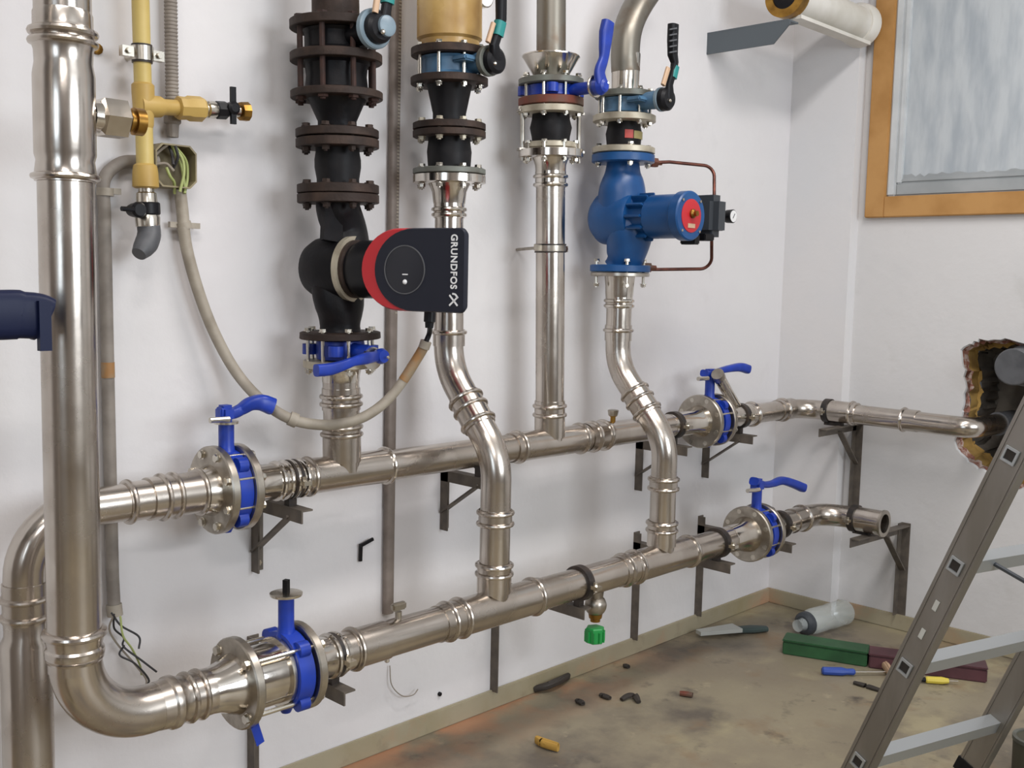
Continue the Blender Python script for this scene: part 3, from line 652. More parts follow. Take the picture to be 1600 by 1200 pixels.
part('cable_gland', MB().lathe(V((1.53, 1.7409, 1.1895)), (-.05, 0, -1), [(0, .013), (.022, .013), (.024, .01), (.036, .009)], 14), BLACKPL, t)
# blue valve under the red pump
t = thing('butterfly_valve', 'blue butterfly valve with its lever turned across, right under the red pump', 'valve', at(a1, 0.7414))
bA = at(a1, 0.7414)
stack('valve_ring', t, BLUE, a1, [(0.7191, 0.0504), (0.7206, 0.0549), (0.7325, 0.0564), (0.7504, 0.0565), (0.7623, 0.055), (0.7638, 0.0505)])
for k in range(4):
    a = PI/4+k*PI/2; part('lug', MB().lathe(bA+V((math.cos(a), math.sin(a), 0))*0.0698, (0, 0, 1), [(-.012, .018), (.012, .018)], 14), BLUE, t)
h1 = V((1.47, 1.8659, 1.0803))
part('neck', MB().lathe(bA, FR, [(.04, .024), (.06, .017), (1.98-h1.y, .016)], 18), BLUE, t)
cyl_y('stem_plate', t, ZINC, V((h1.x, h1.y, h1.z)), [(-.004, .026), (.002, .026)])
cyl_y('lever_hub', t, BLUE, V((1.478, 1.8554, 1.0865)), [(-.0, .016), (.012, .018), (.022, .014)])
lever(t, [(1.478, 1.8532, 1.0866), (1.4084, 1.81, 1.0864), (1.3664, 1.8, 1.0818), (1.3396, 1.8, 1.0747), (1.305, 1.8, 1.0681), (1.2711, 1.8, 1.067)], [.011, .013, .010, .011, .013, .013], [.008, .008, .007, .009, .011, .011], up=(0, 0, 1))
part('screw', MB().ball(V((1.48, 1.8488, 1.0854))+V((0, -.026, 0)), .004, 8), ZINC, t)
bolts(t, at(a1, 0.7414), a1[1], 0.0757, 8, 0.7802-0.7013+.01, .0085, ZINC, .39)
t = thing('riser_pipe', 'short steel riser between the blue lever valve and upper header tee', 'pipe', at(a1, 0.8975))
stack('flange', t, CREAM, a1, [(0.7653, 0.0847), (0.7668, 0.0862), (0.7802, 0.0863), (0.7817, 0.0848)])
stack('weld_neck', t, CHROME, a1, [(0.7817, 0.0506), (0.7877, 0.0476), (0.8012, 0.0439), (0.8162, 0.0435)])
RA1 = 0.0422
stack('pipe', t, STEEL, a1, [(0.8072, RA1), (1.0268, RA1)])
hh = [0.8312, 0.8507, 0.8688, 0.8824]
sleeve(t, a1[0], a1[1], hh[0], hh[3], RA1, [hh[1], hh[2]])
hh = [0.9066, 0.9172, 0.9399, 1.0038]
sleeve(t, a1[0], a1[1], hh[0]+.01, hh[3], RA1, [hh[1]+.005, hh[2]])

# ------------------------------------------------------------------ assembly two: amber pipe
a2 = ((1.7904, 1.98, 1.8839), (0.01922, 0.0, -0.99982))
t = thing('amber_pipe', 'wide amber lacquered pipe section at the top edge with a gauge', 'pipe', at(a2, -0.0153))
stack('pipe', t, AMBER, a2, [(-0.2573, 0.0796), (0.0337, 0.0807), (0.0399, 0.0743), (0.0614, 0.0728)])
stack('flange', t, IRON, a2, [(0.0568, 0.0918), (0.0583, 0.095), (0.0752, 0.0951), (0.0768, 0.0919)], label='dark brown flange')
gz = V((1.8598, 1.93, 1.9585))
cyl_y('gauge_case', t, ZINC, gz, [(-.02, .02), (-.015, .026), (.004, .027), (.006, .024)])
cyl_y('gauge_face', t, WHITE, gz, [(.004, .024), (.0065, .0235)])
part('gauge_stem', MB().sweep([(1.7891, 1.98, 1.9526), gz+V((0, .0, 0))], .007, seg=10), BRASS, t)
t = thing('butterfly_valve', 'slate blue butterfly valve with a black lever below the amber pipe', 'valve', at(a2, 0.1014))
stack('valve_body', t, STEELBLUE, a2, [(0.0783, 0.0713), (0.0799, 0.0745), (0.086, 0.0682), (0.1169, 0.0682), (0.1231, 0.0746), (0.1246, 0.0714)])
hb = V((1.815, 1.8615, 1.7882)); bc = V((1.7924, 1.98, 1.7825)); bc.z = hb.z+.002
part('neck', MB().lathe((hb.x-.005, 1.98, hb.z), FR, [(.05, .030), (.08, .024), (1.98-hb.y-.012, .026)], 20), STEELBLUE, t)
part('neck_lug', MB().box((hb.x-.03, 1.90, hb.z+.002), (.075, .05, .014), bev=.004), STEELBLUE, t)
cyl_y('gear_disc', t, GREYFLANGE, hb, [(-.014, .034), (-.010, .0365), (.002, .0365), (.004, .034)])
cyl_y('lever_hub', t, BLACKPL, hb+V((.006, 0, 0)), [(.003, .033), (.018, .032), (.024, .024)])
part('screw', MB().ball(hb+V((-.006, -.024, -.010)), .0055, 10), ZINC, t)
part('lever', MB().sweep([hb+V((.008, -.014, .0)), (1.8031, 1.835, 1.8202), (1.8151, 1.835, 1.8491), (1.82, 1.83, 1.882), (1.8187, 1.83, 1.9262), (1.816, 1.83, 2.0141)], [.018, .013, .012, .013, .013, .014], [.010, .009, .009, .011, .012, .013], up=(1, 0, 0), power=3), BLACKPL, t)
part('lever_band', MB().sweep([(1.8122, 1.834, 1.8425), (1.819, 1.831, 1.876)], .0145, .0125, up=(1, 0, 0), power=3), TEAL, t, 'teal band on the lever')
part('latch', MB().sweep([(1.7768, 1.83, 1.8209), (1.7946, 1.83, 1.8684)], .006, .005, up=(1, 0, 0), power=3), TAN, t, 'pale latch strip')
bolts(t, at(a2, 0.1014), a2[1], 0.0793, 8, 0.1447-0.0583+.004, .0085, ZINC, .28)
t = thing('reducer', 'dark tapered reducer below the slate blue valve of the amber pipe', 'reducer', at(a2, 0.1851))
stack('flange', t, IRON, a2, [(0.1262, 0.0921), (0.1277, 0.0961), (0.1432, 0.0961), (0.1447, 0.0922)])
stack('cone', t, RUBBER, a2, [(0.1432, 0.0572), (0.1541, 0.054), (0.2131, 0.0414), (0.2365, 0.0415)])
stack('flange', t, IRON, a2, [(0.2365, 0.0877), (0.2381, 0.0909), (0.2522, 0.091), (0.2537, 0.0878)])
t = thing('rubber_joint', 'black rubber expansion joint above the polished flange behind the red pump', 'joint', at(a2, 0.307))
stack('flange', t, IRON, a2, [(0.2553, 0.0878), (0.2569, 0.091), (0.2709, 0.0911), (0.2725, 0.0879)])
stack('bellows', t, RUBBER, a2, [(0.2709, 0.0527), (0.2819, 0.0527), (0.307, 0.056), (0.329, 0.0545), (0.3495, 0.0529)])
stack('flange', t, GREYFLANGE, a2, [(0.3479, 0.0882), (0.3495, 0.0914), (0.3606, 0.0914), (0.3621, 0.0882)])
bolts(t, at(a2, 0.2537), a2[1], 0.075, 8, 0.2709-0.2381+.004, .009, CREAM, .28)
bolts(t, at(a2, 0.3669), a2[1], 0.0754, 8, 0.3843-0.3479+.004, .009, CAST, .28)
# swan-neck riser two
def swan(name, label, AXk, x, zs, u0, prof, zbot, yb):
    pass
RA2 = 0.0355
x2 = 1.806; R2 = .0395
top = V((1.7982, 1.98, 1.4792)); mid = (1.806, 1.8965, 0.9318)
sh = (1.98-1.80)/2
t = thing('swan_neck_riser', 'steel swan-neck riser from behind the red pump down to the lower header', 'pipe', (x2, 1.8, .448))
stack('flange', t, CHROME, a2, [(0.3629, 0.0882), (0.3645, 0.0914), (0.3827, 0.0915), (0.3843, 0.0883)], label='polished flange')
stack('weld_neck', t, CHROME, a2, [(0.3843, 0.053), (0.3906, 0.0498), (0.4048, 0.0434), (0.4334, 0.0402)])
k1, k2 = V((x2, 1.98, mid[2]+sh*1.15)), V((x2, 1.80, mid[2]-sh*1.15))
pth = fillet([top, k1, k2, (x2, 1.80, .448)], .16, 12)
n = len(pth)
part('bent_pipe', MB().sweep(pth, [RA2]+[R2-.0015]*(n-1), seg=32), STEEL, t)
hh = [0.4334, 0.4445, 0.462, 0.47]
sleeve(t, a2[0], a2[1], hh[0], hh[3], RA2+.001, [hh[1]+.004, hh[2]], CHROME)
hh = [0.7456, 0.757, 0.7913]
sleeve(t, a2[0], a2[1], hh[0]+.004, hh[2], R2-.001, [hh[1]])
dg = (k2-k1).normalized(); mc = (k1+k2)/2
sleeve(t, mc, dg, -.046, .046, R2, [-.036, -.008, .034])
zA, zB = (1.8041, 1.8, 0.6629)[2], (1.8094, 1.8, 0.5584)[2]
sleeve(t, (x2, 1.8, 0), (0, 0, -1), -zA-.035, -zA+.006, R2, [-zA-.028, -zA])
sleeve(t, (x2, 1.8, 0), (0, 0, -1), -zB-.005, -.49, R2+.001, [-zB, -zB+.022])

# ------------------------------------------------------------------ assembly three: funnel collar and blue lever
a3 = ((2.1645, 1.98, 1.8509), (0.03297, 0.0, -0.99946))
t = thing('old_grey_pipe', 'old stained grey pipe from the top ending in a steel funnel collar', 'pipe', at(a3, -0.0676))
stack('pipe', t, OLDPIPE, a3, [(-0.3832, 0.0391), (0.0407, 0.0402)])
part('funnel', MB().rings([[V(a3[0])+V(a3[1])*h+V((math.cos(2*PI*j/40), math.sin(2*PI*j/40), 0))*r for j in range(40)] for h, r in [(0.0407, 0.0437), (0.0339, 0.0472), (-0.0152, 0.0767), (-0.0169, 0.0793), (-0.0203, 0.0784), (-0.0169, 0.0758), (0.0305, 0.0437)]], False, False), CHROME, t, 'flared steel collar')
stack('flange', t, GREYFLANGE, a3, [(0.0407, 0.0856), (0.0424, 0.0891), (0.056, 0.0892), (0.0577, 0.0857)])
t = thing('butterfly_valve', 'blue butterfly valve with an upright blue lever under the funnel collar', 'valve', at(a3, 0.0748))
stack('valve_ring', t, BLUE, a3, [(0.0594, 0.0664), (0.0611, 0.0717), (0.0679, 0.07), (0.0816, 0.07), (0.0884, 0.0718), (0.0901, 0.0665)])
hb = V((2.18, 1.8339, 1.7774))
part('neck', MB().lathe((hb.x-.004, 1.98, hb.z-.002), FR, [(.03, .022), (.07, .0165), (1.98-hb.y, .0165)], 18), BLUE, t)
for k in range(4):
    a = PI/4+k*PI/2; part('lug', MB().lathe(at(a3, 0.0748)+V((math.cos(a), math.sin(a), 0))*0.0735, (0, 0, 1), [(-.012, .017), (.012, .017)], 14), BLUE, t)
cyl_y('stem_plate', t, ZINC, hb, [(-.004, .029), (.0, .030), (.002, .028)])
cyl_y('lever_hub', t, BLUE, hb+V((.004, 0, 0)), [(.0, .022), (.016, .024), (.03, .017), (.034, .01)])
lever(t, [hb+V((.003, -.018, .004)), (2.18, 1.82, 1.8138), (2.1942, 1.82, 1.849), (2.1979, 1.82, 1.8825), (2.2015, 1.82, 1.916), (2.208, 1.82, 1.9468)], [.021, .017, .015, .018, .0215, .019], [.012, .009, .008, .011, .012, .012], up=(1, 0, 0))
part('screw', MB().ball(hb+V((.014, -.03, .006)), .005, 8), ZINC, t)
bolts(t, at(a3, 0.085), a3[1], 0.077, 8, 0.1363-0.0424+.004, .0085, ZINC, .3)
t = thing('rubber_joint', 'rubber expansion joint with tie rods between cream flanges below the funnel collar', 'joint', at(a3, 0.1792))
stack('flange', t, REDLEAD, a3, [(0.0918, 0.0858), (0.0935, 0.0893), (0.1123, 0.0894), (0.114, 0.0859)], label='rust red flange')
stack('flange', t, CREAM, a3, [(0.1157, 0.0859), (0.1175, 0.0894), (0.1329, 0.0894), (0.1346, 0.0859)])
stack('bellows', t, RUBBER, a3, [(0.1329, 0.0509), (0.15, 0.0527), (0.1706, 0.058), (0.1947, 0.0528), (0.2119, 0.051)])
stack('end_plate', t, CREAM, a3, [(0.2102, 0.0686), (0.2119, 0.0713), (0.224, 0.0713), (0.2257, 0.0687)])
for a in (2.6, 5.75):
    d = V((math.cos(a), math.sin(a), 0))
    p0, p1 = at(a3, 0.1294), at(a3, 0.2326); r_ = 0.0808
    tr = part('tie_rod', MB().lathe(p0+d*r_, a3[1], [(-.01, .006), (0.2326-0.1294+.03, .006)], 10), CAST, t)
    part('nut', MB().lathe(p0+d*r_, a3[1], [(-.012, .011), (.0, .011)], 6), ZINC, tr)
    part('rod_plate', MB().beam(p0+d*(r_-.04), p0+d*(r_+.012), .006, .03, (0, 0, 1)), CAST, tr)
    part('rod_plate', MB().beam(p1+d*(r_-.045), p1+d*(r_+.012), .006, .03, (0, 0, 1)), CAST, tr)
bolts(t, at(a3, 0.2344), a3[1], 0.0705, 8, 0.2516-0.2154+.004, .0085, ZINC, .3)
t = thing('straight_riser', 'straight steel riser with a wall clip dropping into the upper header tee', 'pipe', at(a3, 0.6082))
stack('flange', t, CHROME, a3, [(0.2292, 0.0845), (0.2309, 0.0889), (0.2499, 0.089), (0.2516, 0.0846)])
stack('weld_neck', t, CHROME, a3, [(0.2516, 0.0511), (0.2586, 0.0476), (0.2707, 0.0432), (0.295, 0.0415)])
RA3 = 0.0404
stack('pipe', t, STEEL, a3, [(0.2776, RA3), (1.0437, RA3)])
hh = [0.288, 0.3019, 0.3245, 0.3315]
sleeve(t, a3[0], a3[1], hh[0], hh[3], RA3, [hh[1], hh[2]], CHROME)
hh = [0.926, 0.9407, 0.9663, 1.0289]
sleeve(t, a3[0], a3[1], hh[0], hh[3], RA3+.0005, [hh[1], hh[2]])
t = thing('pipe_clip', 'steel pipe clip holding the straight riser to the wall with a rusty bolt', 'clip', (2.1809, 1.98, 1.353))
hc = 0.4981; cc = at(a3, hc)
part('band', MB().tubeshell(a3[0], a3[1], hc-.009, hc+.009, RA3-.001, RA3+.003, 36), CAST, t)
for q in (-.012, .008): part('band_edge', MB().tubeshell(a3[0], a3[1], hc+q, hc+q+.004, RA3-.001, RA3+.004, 36), CLAMPDARK, t)
part('rod', MB().sweep([cc+V((-RA3*.7, RA3*.7, 0)), V((2.1907, 2.118, 1.3504))], .0045, seg=8), CAST, t)
for q in (-RA3-.012, RA3+.010): part('ear', MB().box(cc+V((q, -.004, 0)), (.03, .008, .017)), CAST, t)
part('clip_bolt', MB().lathe(cc+V((RA3+.014, .004, 0)), FR, [(-.01, .005), (.0, .010), (.012, .010), (.012, .005), (.018, .005)], 8), RUST, t, 'rusty clip bolt')

# ------------------------------------------------------------------ assembly four: blue pump
a4 = ((2.491, 1.98, 1.8106), (0.00687, 0.0, -0.99998))
t = thing('curved_inlet_pipe', 'bent bare steel pipe sweeping down from the top edge above the blue pump', 'pipe', at(a4, -0.0737))
RA4 = 0.0399
part('bent_pipe', MB().sweep(smooth_path([(2.4905, 1.98, 1.8806), (2.4863, 1.98, 1.9277), (2.492, 1.98, 1.9909), (2.5193, 1.98, 2.0508), (2.5714, 1.98, 2.1163), (2.6681, 1.98, 2.215)], 8), RA4*1.06, seg=32), OLDPIPE, t)
stack('straight_end', t, CHROME, a4, [(-0.1214, RA4*1.06), (-0.1177, RA4*1.075), (-0.0074, RA4), (0.0, RA4)])
stack('flange', t, GREYFLANGE, a4, [(-0.0092, 0.085), (-0.0074, 0.0887), (0.0074, 0.0888), (0.0092, 0.085)])
t = thing('butterfly_valve', 'slate blue butterfly valve with a long black lever above the blue pump', 'valve', at(a4, 0.0296))
stack('valve_body', t, STEELBLUE, a4, [(0.0102, 0.068), (0.012, 0.0718), (0.0185, 0.068), (0.0444, 0.0681), (0.0518, 0.0719), (0.0536, 0.0681)])
hb = V((2.49, 1.8382, 1.7868))
part('neck', MB().lathe((hb.x-.004, 1.98, hb.z), FR, [(.04, .028), (.07, .024), (1.98-hb.y-.01, .027)], 20), STEELBLUE, t)
part('neck_lug', MB().box((hb.x-.03, 1.90, hb.z), (.07, .05, .014), bev=.004), STEELBLUE, t)
cyl_y('gear_disc', t, GREYBLUE, hb, [(-.016, .031), (-.012, .034), (-.004, .034)])
cyl_y('lever_hub', t, BLACKPL, hb+V((.003, 0, 0)), [(-.004, .033), (.012, .033), (.02, .026)])
part('screw', MB().ball(hb+V((-.0, -.022, -.006)), .0055, 10), ZINC, t)
part('lever', MB().sweep([hb+V((.010, -.012, .0)), (2.4901, 1.82, 1.826), (2.5063, 1.82, 1.864), (2.5109, 1.82, 1.8897), (2.5003, 1.82, 1.9093), (2.4977, 1.82, 1.9513), (2.498, 1.82, 1.9937)], [.018, .012, .010, .011, .0155, .0165, .0165], [.010, .008, .008, .010, .012, .013, .013], up=(1, 0, 0), power=3), BLACKPL, t)
part('lever_band', MB().sweep([(2.5043, 1.82, 1.8459), (2.5146, 1.82, 1.8796)], .012, .0105, up=(1, 0, 0), power=3), TEAL, t, 'teal band on the lever')
part('latch', MB().sweep([(2.4599, 1.82, 1.8198), (2.4812, 1.82, 1.8708)], .008, .005, up=(1, 0, 0), power=3), TAN, t, 'pale latch strip')
for q0, q1 in zip([(2.4603, 1.805, 1.9706), (2.4612, 1.805, 1.9551), (2.4622, 1.805, 1.9395), (2.4632, 1.805, 1.924), (2.4642, 1.805, 1.9084)], [(2.4933, 1.805, 1.9801), (2.4943, 1.805, 1.9645), (2.4953, 1.805, 1.9488), (2.4963, 1.805, 1.9331), (2.4973, 1.805, 1.9174)]): part('grip_ridge', MB().beam(q0, q1, .004, .004), GREYPL, t)
bolts(t, at(a4, 0.0333), a4[1], 0.0756, 8, 0.0778--0.0074+.004, .0085, ZINC, .3)
t = thing('rubber_joint', 'rubber joint with a red and olive label above the blue pump', 'joint', at(a4, 0.1112))
stack('flange', t, CREAM, a4, [(0.0573, 0.0889), (0.0592, 0.0927), (0.0759, 0.0928), (0.0778, 0.089)])
stack('bellows', t, RUBBER, a4, [(0.0759, 0.0473), (0.0889, 0.0492), (0.1112, 0.054), (0.1335, 0.0512), (0.1522, 0.0494)])
stack('flange', t, CREAM, a4, [(0.1503, 0.0892), (0.1522, 0.093), (0.1671, 0.0931), (0.169, 0.0893)])
def patch(name, parent, m, AX, h0, h1, r, a0, a1):
    rows = []
    for h in (h0, h1):
        rows.append([at(AX, h)+V((math.sin(a0+(a1-a0)*j/8), -math.cos(a0+(a1-a0)*j/8), 0))*r for j in range(9)])
    rows2 = [[p+(V((p.x, p.y, 0))-V((at(AX, h0).x, 1.98, 0))).normalized()*.0012 for p in r] for r in rows]
    return part(name, MB().rings([rows[0]+rows2[0][::-1], rows[1]+rows2[1][::-1]]), m, parent)
rr = 0.0537
patch('red_label', t, REDL, a4, 0.1038, 0.1279, rr, -.85, -.38)
patch('olive_label', t, OLIVEL, a4, 0.1056, 0.1279, rr, -.33, .62)
bolts(t, at(a4, 0.1727), a4[1], 0.076, 4, 0.1951-0.1503+.004, .009, ZINC, .62)
# blue pump
t = thing('pressure_pump', 'blue inline pump with a red end disc and thin copper tubes', 'pump', at(a4, 0.3455))
stack('flange', t, PUMPBLUE, a4, [(0.1708, 0.0893), (0.1727, 0.0931), (0.1933, 0.0931), (0.1951, 0.0893)])
vc = V((a4[0][0], 1.98, V((2.49, 1.7305, 1.4545)).z)); vc.x = V((2.4933, 1.98, 1.4651)).x
mh = MB()
mh.sweep(smooth_path([(2.4923, 1.98, 1.6211), V((2.4925, 1.98, 1.5874)), V((2.4928, 1.98, 1.5461)), vc+V((-.004, 0, .0))], 6), [.046, .047, .048, .049, .050, .051, .052, .054, .056, .058, .060, .062, .064, .066, .068, .069, .070, .070, .070], [.048, .049, .050, .051, .052, .053, .055, .058, .061, .064, .067, .070, .073, .075, .076, .076, .076, .076, .076], 32, (0, 1, 0))
mh.lathe(vc, FR, [(-.085, .05), (-.08, .062), (-.06, .078), (-.02, .084), (.03, .083), (.055, .076), (.062, .072)], 40)
mh.sweep(smooth_path([vc+V((.0, -.012, -.0)), vc+V((.004, -.028, -.045)), V((2.4942, 1.98, 1.338))+V((.002, -.016, 0)), (2.4944, 1.98, 1.3056)], 6), [.070]*6+[.069, .067, .065, .063, .061, .059, .057, .055, .053, .051, .050, .049, .050], [.074]*6+[.073, .071, .068, .065, .062, .059, .056, .053, .051, .049, .048, .048, .050], 32, (0, 1, 0))
part('pump_housing', mh, PUMPBLUE, t)
stack('flange', t, PUMPBLUE, a4, [(0.4955, 0.0864), (0.4974, 0.0902), (0.5146, 0.0903), (0.5165, 0.0864)])
fl = MB().lathe(vc, FR, [(.055, .052), (.125, .052)], 28)
part('lantern', fl, PUMPBLUE, t)
me = finish(MB().box((0, 0, 0), (.008, .062, .030), bev=.002), 'fin'); me.materials.append(PUMPBLUE)
for k in range(12):
    a = 2*PI*k/12; d = V((math.cos(a), 0, math.sin(a)))
    o = bpy.data.objects.new('fin', me); COL.objects.link(o); o.parent = t
    o.matrix_local = Matrix.Translation(vc+d*.055+V((0, -.088, 0))-ORG[t]) @ Matrix.Rotation(-a+PI/2, 4, 'Y')
ym = 1.98-1.731
cyl_y('motor', t, PUMPBLUE, vc, [(.115, .058), (.12, .063), (ym-.03, .063)], 40)
cyl_y('motor_cap', t, PUMPBLUE, vc, [(ym-.034, .066), (ym-.03, .070), (ym-.004, .070), (ym, .066)], 40)
dk = cyl_y('red_disc', t, RED, vc, [(ym-.001, .047), (ym+.0015, .047), (ym+.002, .045)], 40, 'red round plate')
part('knob', MB().lathe(vc+V((.002, 0, .006)), FR, [(ym, .013), (ym+.008, .013), (ym+.012, .008), (ym+.02, .008)], 14), BRASS, dk)
part('pale_plate', MB().box(vc+V((0, -ym-.0025, -.028)), (.034, .002, .012)), TAN, dk)
for k in range(4):
    a = PI/4+k*PI/2; part('cap_screw', MB().lathe(vc+V((math.cos(a), 0, math.sin(a)))*.060, FR, [(ym-.002, .004), (ym+.003, .004)], 8), ZINC, t)
bx = V((2.7092, 1.82, 1.4679))
part('terminal_box', MB().box(bx+V((.0, .0, 0)), (.075, .10, .125), bev=.02), DARKPL, t, 'charcoal terminal box')
part('box_cover', MB().box(bx+V((.030, .0, 0)), (.042, .075, .085), bev=.015), DARKPL, t)
part('mount_foot', MB().box(V((2.5626, 1.78, 1.392)), (.03, .05, .03), bev=.003), BLACKPL, t)
part('mount_bar', MB().box(V((2.6275, 1.78, 1.4004)), (.05, .05, .02), bev=.003), BLACKPL, t)
gc = V((2.8116, 1.8, 1.4734))
cyl_y('gauge_case', t, BLACKPL, gc, [(-.03, .014), (-.018, .02), (.003, .021), (.005, .019)])
cyl_y('gauge_face', t, WHITE, gc, [(.003, .0185), (.0055, .018)])
part('gauge_needle', MB().beam(gc+V((-.004, -.0065, -.006)), gc+V((.005, -.0065, .008)), .0018, .001, (1, 0, 0)), BLACKPL, t)
part('gauge_stem', MB().sweep([bx, gc+V((0, .02, 0))], .008, seg=10), DARKPL, t)
part('copper_tube', MB().sweep(fillet([(2.6111, 1.955, 1.627), (2.655, 1.93, 1.6315), (2.7928, 1.86, 1.6267), (2.7545, 1.83, 1.5289)], .03, 6), .0052, seg=10), COPPER, t, 'bent copper tube above')
part('copper_tube', MB().sweep(fillet([(2.6073, 1.955, 1.3045), (2.6361, 1.94, 1.3053), (2.8016, 1.86, 1.3118), (2.7493, 1.83, 1.4084)], .03, 6), .0052, seg=10), COPPER, t, 'bent copper tube below')
part('tube_nut', MB().lathe(V((2.6079, 1.955, 1.6267)), (1, -.3, 0), [(-.012, .015), (.012, .015), (.014, .008), (.03, .007)], 6), REDLEAD, t, 'rust red tube nut')
part('tube_nut', MB().lathe(V((2.5909, 1.955, 1.31)), (1, -.3, 0), [(-.018, .016), (.012, .016), (.014, .009), (.034, .008)], 6), REDLEAD, t, 'rust red tube nut')
# swan-neck riser four
R4 = .0395; x4 = 2.505
mid = (2.505, 1.8943, 0.9091); k1, k2 = V((x4-.008, 1.98, mid[2]+sh*1.15)), V((x4, 1.80, mid[2]-sh*1.15))
t = thing('swan_neck_riser', 'steel swan-neck riser from the blue pump down to the lower header', 'pipe', (x4, 1.8, .448))
pth = fillet([(2.4947, 1.98, 1.2654), k1, k2, (x4, 1.80, .448)], .16, 12); n = len(pth)
part('bent_pipe', MB().sweep(pth, [R4-.0015]*n, seg=32), STEEL, t)
stack('flange', t, CAST, a4, [(0.5175, 0.0845), (0.5194, 0.0884), (0.528, 0.0884), (0.5299, 0.0846)])
stack('weld_neck', t, CHROME, a4, [(0.5299, 0.0461), (0.5567, 0.0433), (0.5797, 0.0424), (0.5912, 0.0414)])
hh = [0.5874, 0.6027, 0.6181, 0.6258]
sleeve(t, a4[0], a4[1], hh[0], hh[3], R4-.001, [hh[1], hh[2]], CHROME)
hh = [0.6759, 0.6914, 0.7223]
sleeve(t, a4[0], a4[1], hh[0], hh[2], R4-.001, [hh[1]])
bolts(t, at(a4, 0.5184), a4[1], 0.073, 4, 0.5567-0.4955+.004, .009, ZINC, .62)
dg = (k2-k1).normalized(); mc = (k1+k2)/2
sleeve(t, mc, dg, -.046, .046, R4, [-.036, -.006, .034])
zA, zB = (2.5066, 1.8, 0.6615)[2], (2.5129, 1.8, 0.5586)[2]
sleeve(t, (x4, 1.8, 0), (0, 0, -1), -zA-.035, -zA+.006, R4, [-zA-.028, -zA])
sleeve(t, (x4, 1.8, 0), (0, 0, -1), -zB-.005, -.49, R4+.001, [-zB, -zB+.022])

# ================================================================== BRACKETS
def clamp(t, c, d, r, side):
    part('clamp_ring', MB().tubeshell(c, d, -.011, .011, r-.001, r+.007, 36), CLAMPDARK, t, 'dark rubber lined clamp')
    for s in (-1, 1):
        q = V(c)+V(side)*s*(r+.016)
        e = part('clamp_ear', MB().box(q, (.03 if abs(side[0]) > .5 else .02, .02 if abs(side[0]) > .5 else .03, .01)), ZINC, t)
        part('screw', MB().lathe(q, (0, 0, 1), [(-.012, .006), (.014, .006)], 6), ZINC, e)
def wall_bracket(label, X, zarm, ytip, z0, z1, ax, r, brace=True):
    t = thing('pipe_bracket', label, 'bracket', (X, YW, z0), None)
    part('post', MB().angle((X-.015, YW, z0), (X-.015, YW, z1), .03, .004, (1, 0, 0), (0, -1, 0)), BRACKET, t)
    part('arm', MB().angle((X-.015, YW, zarm), (X-.015, ytip, zarm), .03, .004, (1, 0, 0), (0, 0, -1)), BRACKET, t)
    if brace:
        part('brace', MB().beam((X-.010, YW-.006, z0+.05), (X-.010, ytip+.05, zarm-.02), .022, .005, (1, 0, 0)), BRACKET, t)
        part('anchor_bolt', MB().lathe((X, YW-.004, z0+.02), (0, -1, 0), [(0, .008), (.006, .008)], 6), ZINC, t)
    c = V((X, ax[1], ax[2]))
    part('saddle', MB().box((X, ax[1], (zarm+ax[2]-r-.004)/2), (.02, .02, max(.006, ax[2]-r-.004-zarm))), CLAMPDARK, t)
    clamp(t, c, DX, r, (0, 1, 0)); return t
wall_bracket('steel wall bracket under the blue lever valve at the upper left', 1.330, .745, 1.915, .565, .745, UA, RU)
wall_bracket('steel wall bracket behind the swan-neck bend under the upper header middle', 1.925, .740, 1.92, .573, .740, UA, RU)
wall_bracket('steel wall bracket half hidden by the right swan-neck riser', 2.80, .742, 1.915, .571, .742, UA, RU)
wall_bracket('steel wall bracket under the corner valve with the slanting stub', 3.195, .742, 1.915, .567, .742, UA, RU)
wall_bracket('floor standing post bracket below the stemmed valve with long bolts', 1.318, .385, 1.74, .055, .41, LA, RL, False)
wall_bracket('floor standing post bracket rising behind the lower header middle tee', 2.134, .385, 1.768, .055, .41, LA, RL, False)
wall_bracket('floor standing post bracket behind the second lower header tee', 2.805, .392, 1.74, .055, .425, LA, RL, False)
wall_bracket('floor standing post bracket behind the lower right flange valve', 3.185, .392, 1.74, .055, .425, LA, RL, False)
# brackets on the right wall, arms reaching out under the pipes
t = thing('pipe_bracket', 'tall steel post bracket on the right wall under the bent pipe', 'bracket', (XW, 1.80, .40))
part('post', MB().angle((XW, 1.815, .40), (XW, 1.815, .755), .03, .004, (0, -1, 0), (-1, 0, 0)), BRACKET, t)
part('arm', MB().angle((XW, 1.815, .755), (3.46, 1.815, .755), .03, .004, (0, -1, 0), (0, 0, -1)), BRACKET, t)
part('brace', MB().beam((XW-.01, 1.805, .60), (3.60, 1.805, .735), .024, .005, (0, 1, 0)), BRACKET, t)
clamp(t, V((3.612, 1.86, .805)), (0, -1, 0), RU, (1, 0, 0))
part('saddle', MB().box((3.612, 1.835, .758), (.02, .07, .012)), CLAMPDARK, t)
t = thing('pipe_bracket', 'steel post bracket on the right wall below the open pipe end', 'bracket', (XW, 1.60, .058))
part('post', MB().angle((XW, 1.615, .058), (XW, 1.615, .405), .034, .004, (0, -1, 0), (-1, 0, 0)), BRACKET, t)
part('arm', MB().angle((XW, 1.615, .398), (3.39, 1.64, .398), .034, .004, (0, -1, 0), (0, 0, -1)), BRACKET, t)
part('brace', MB().beam((XW-.01, 1.60, .23), (3.60, 1.605, .375), .024, .005, (0, 1, 0)), BRACKET, t)
clamp(t, V((xe, 1.672, .448)), (0, -1, 0), RL, (1, 0, 0))
part('saddle', MB().box((xe, 1.645, .402), (.02, .06, .012)), CLAMPDARK, t)

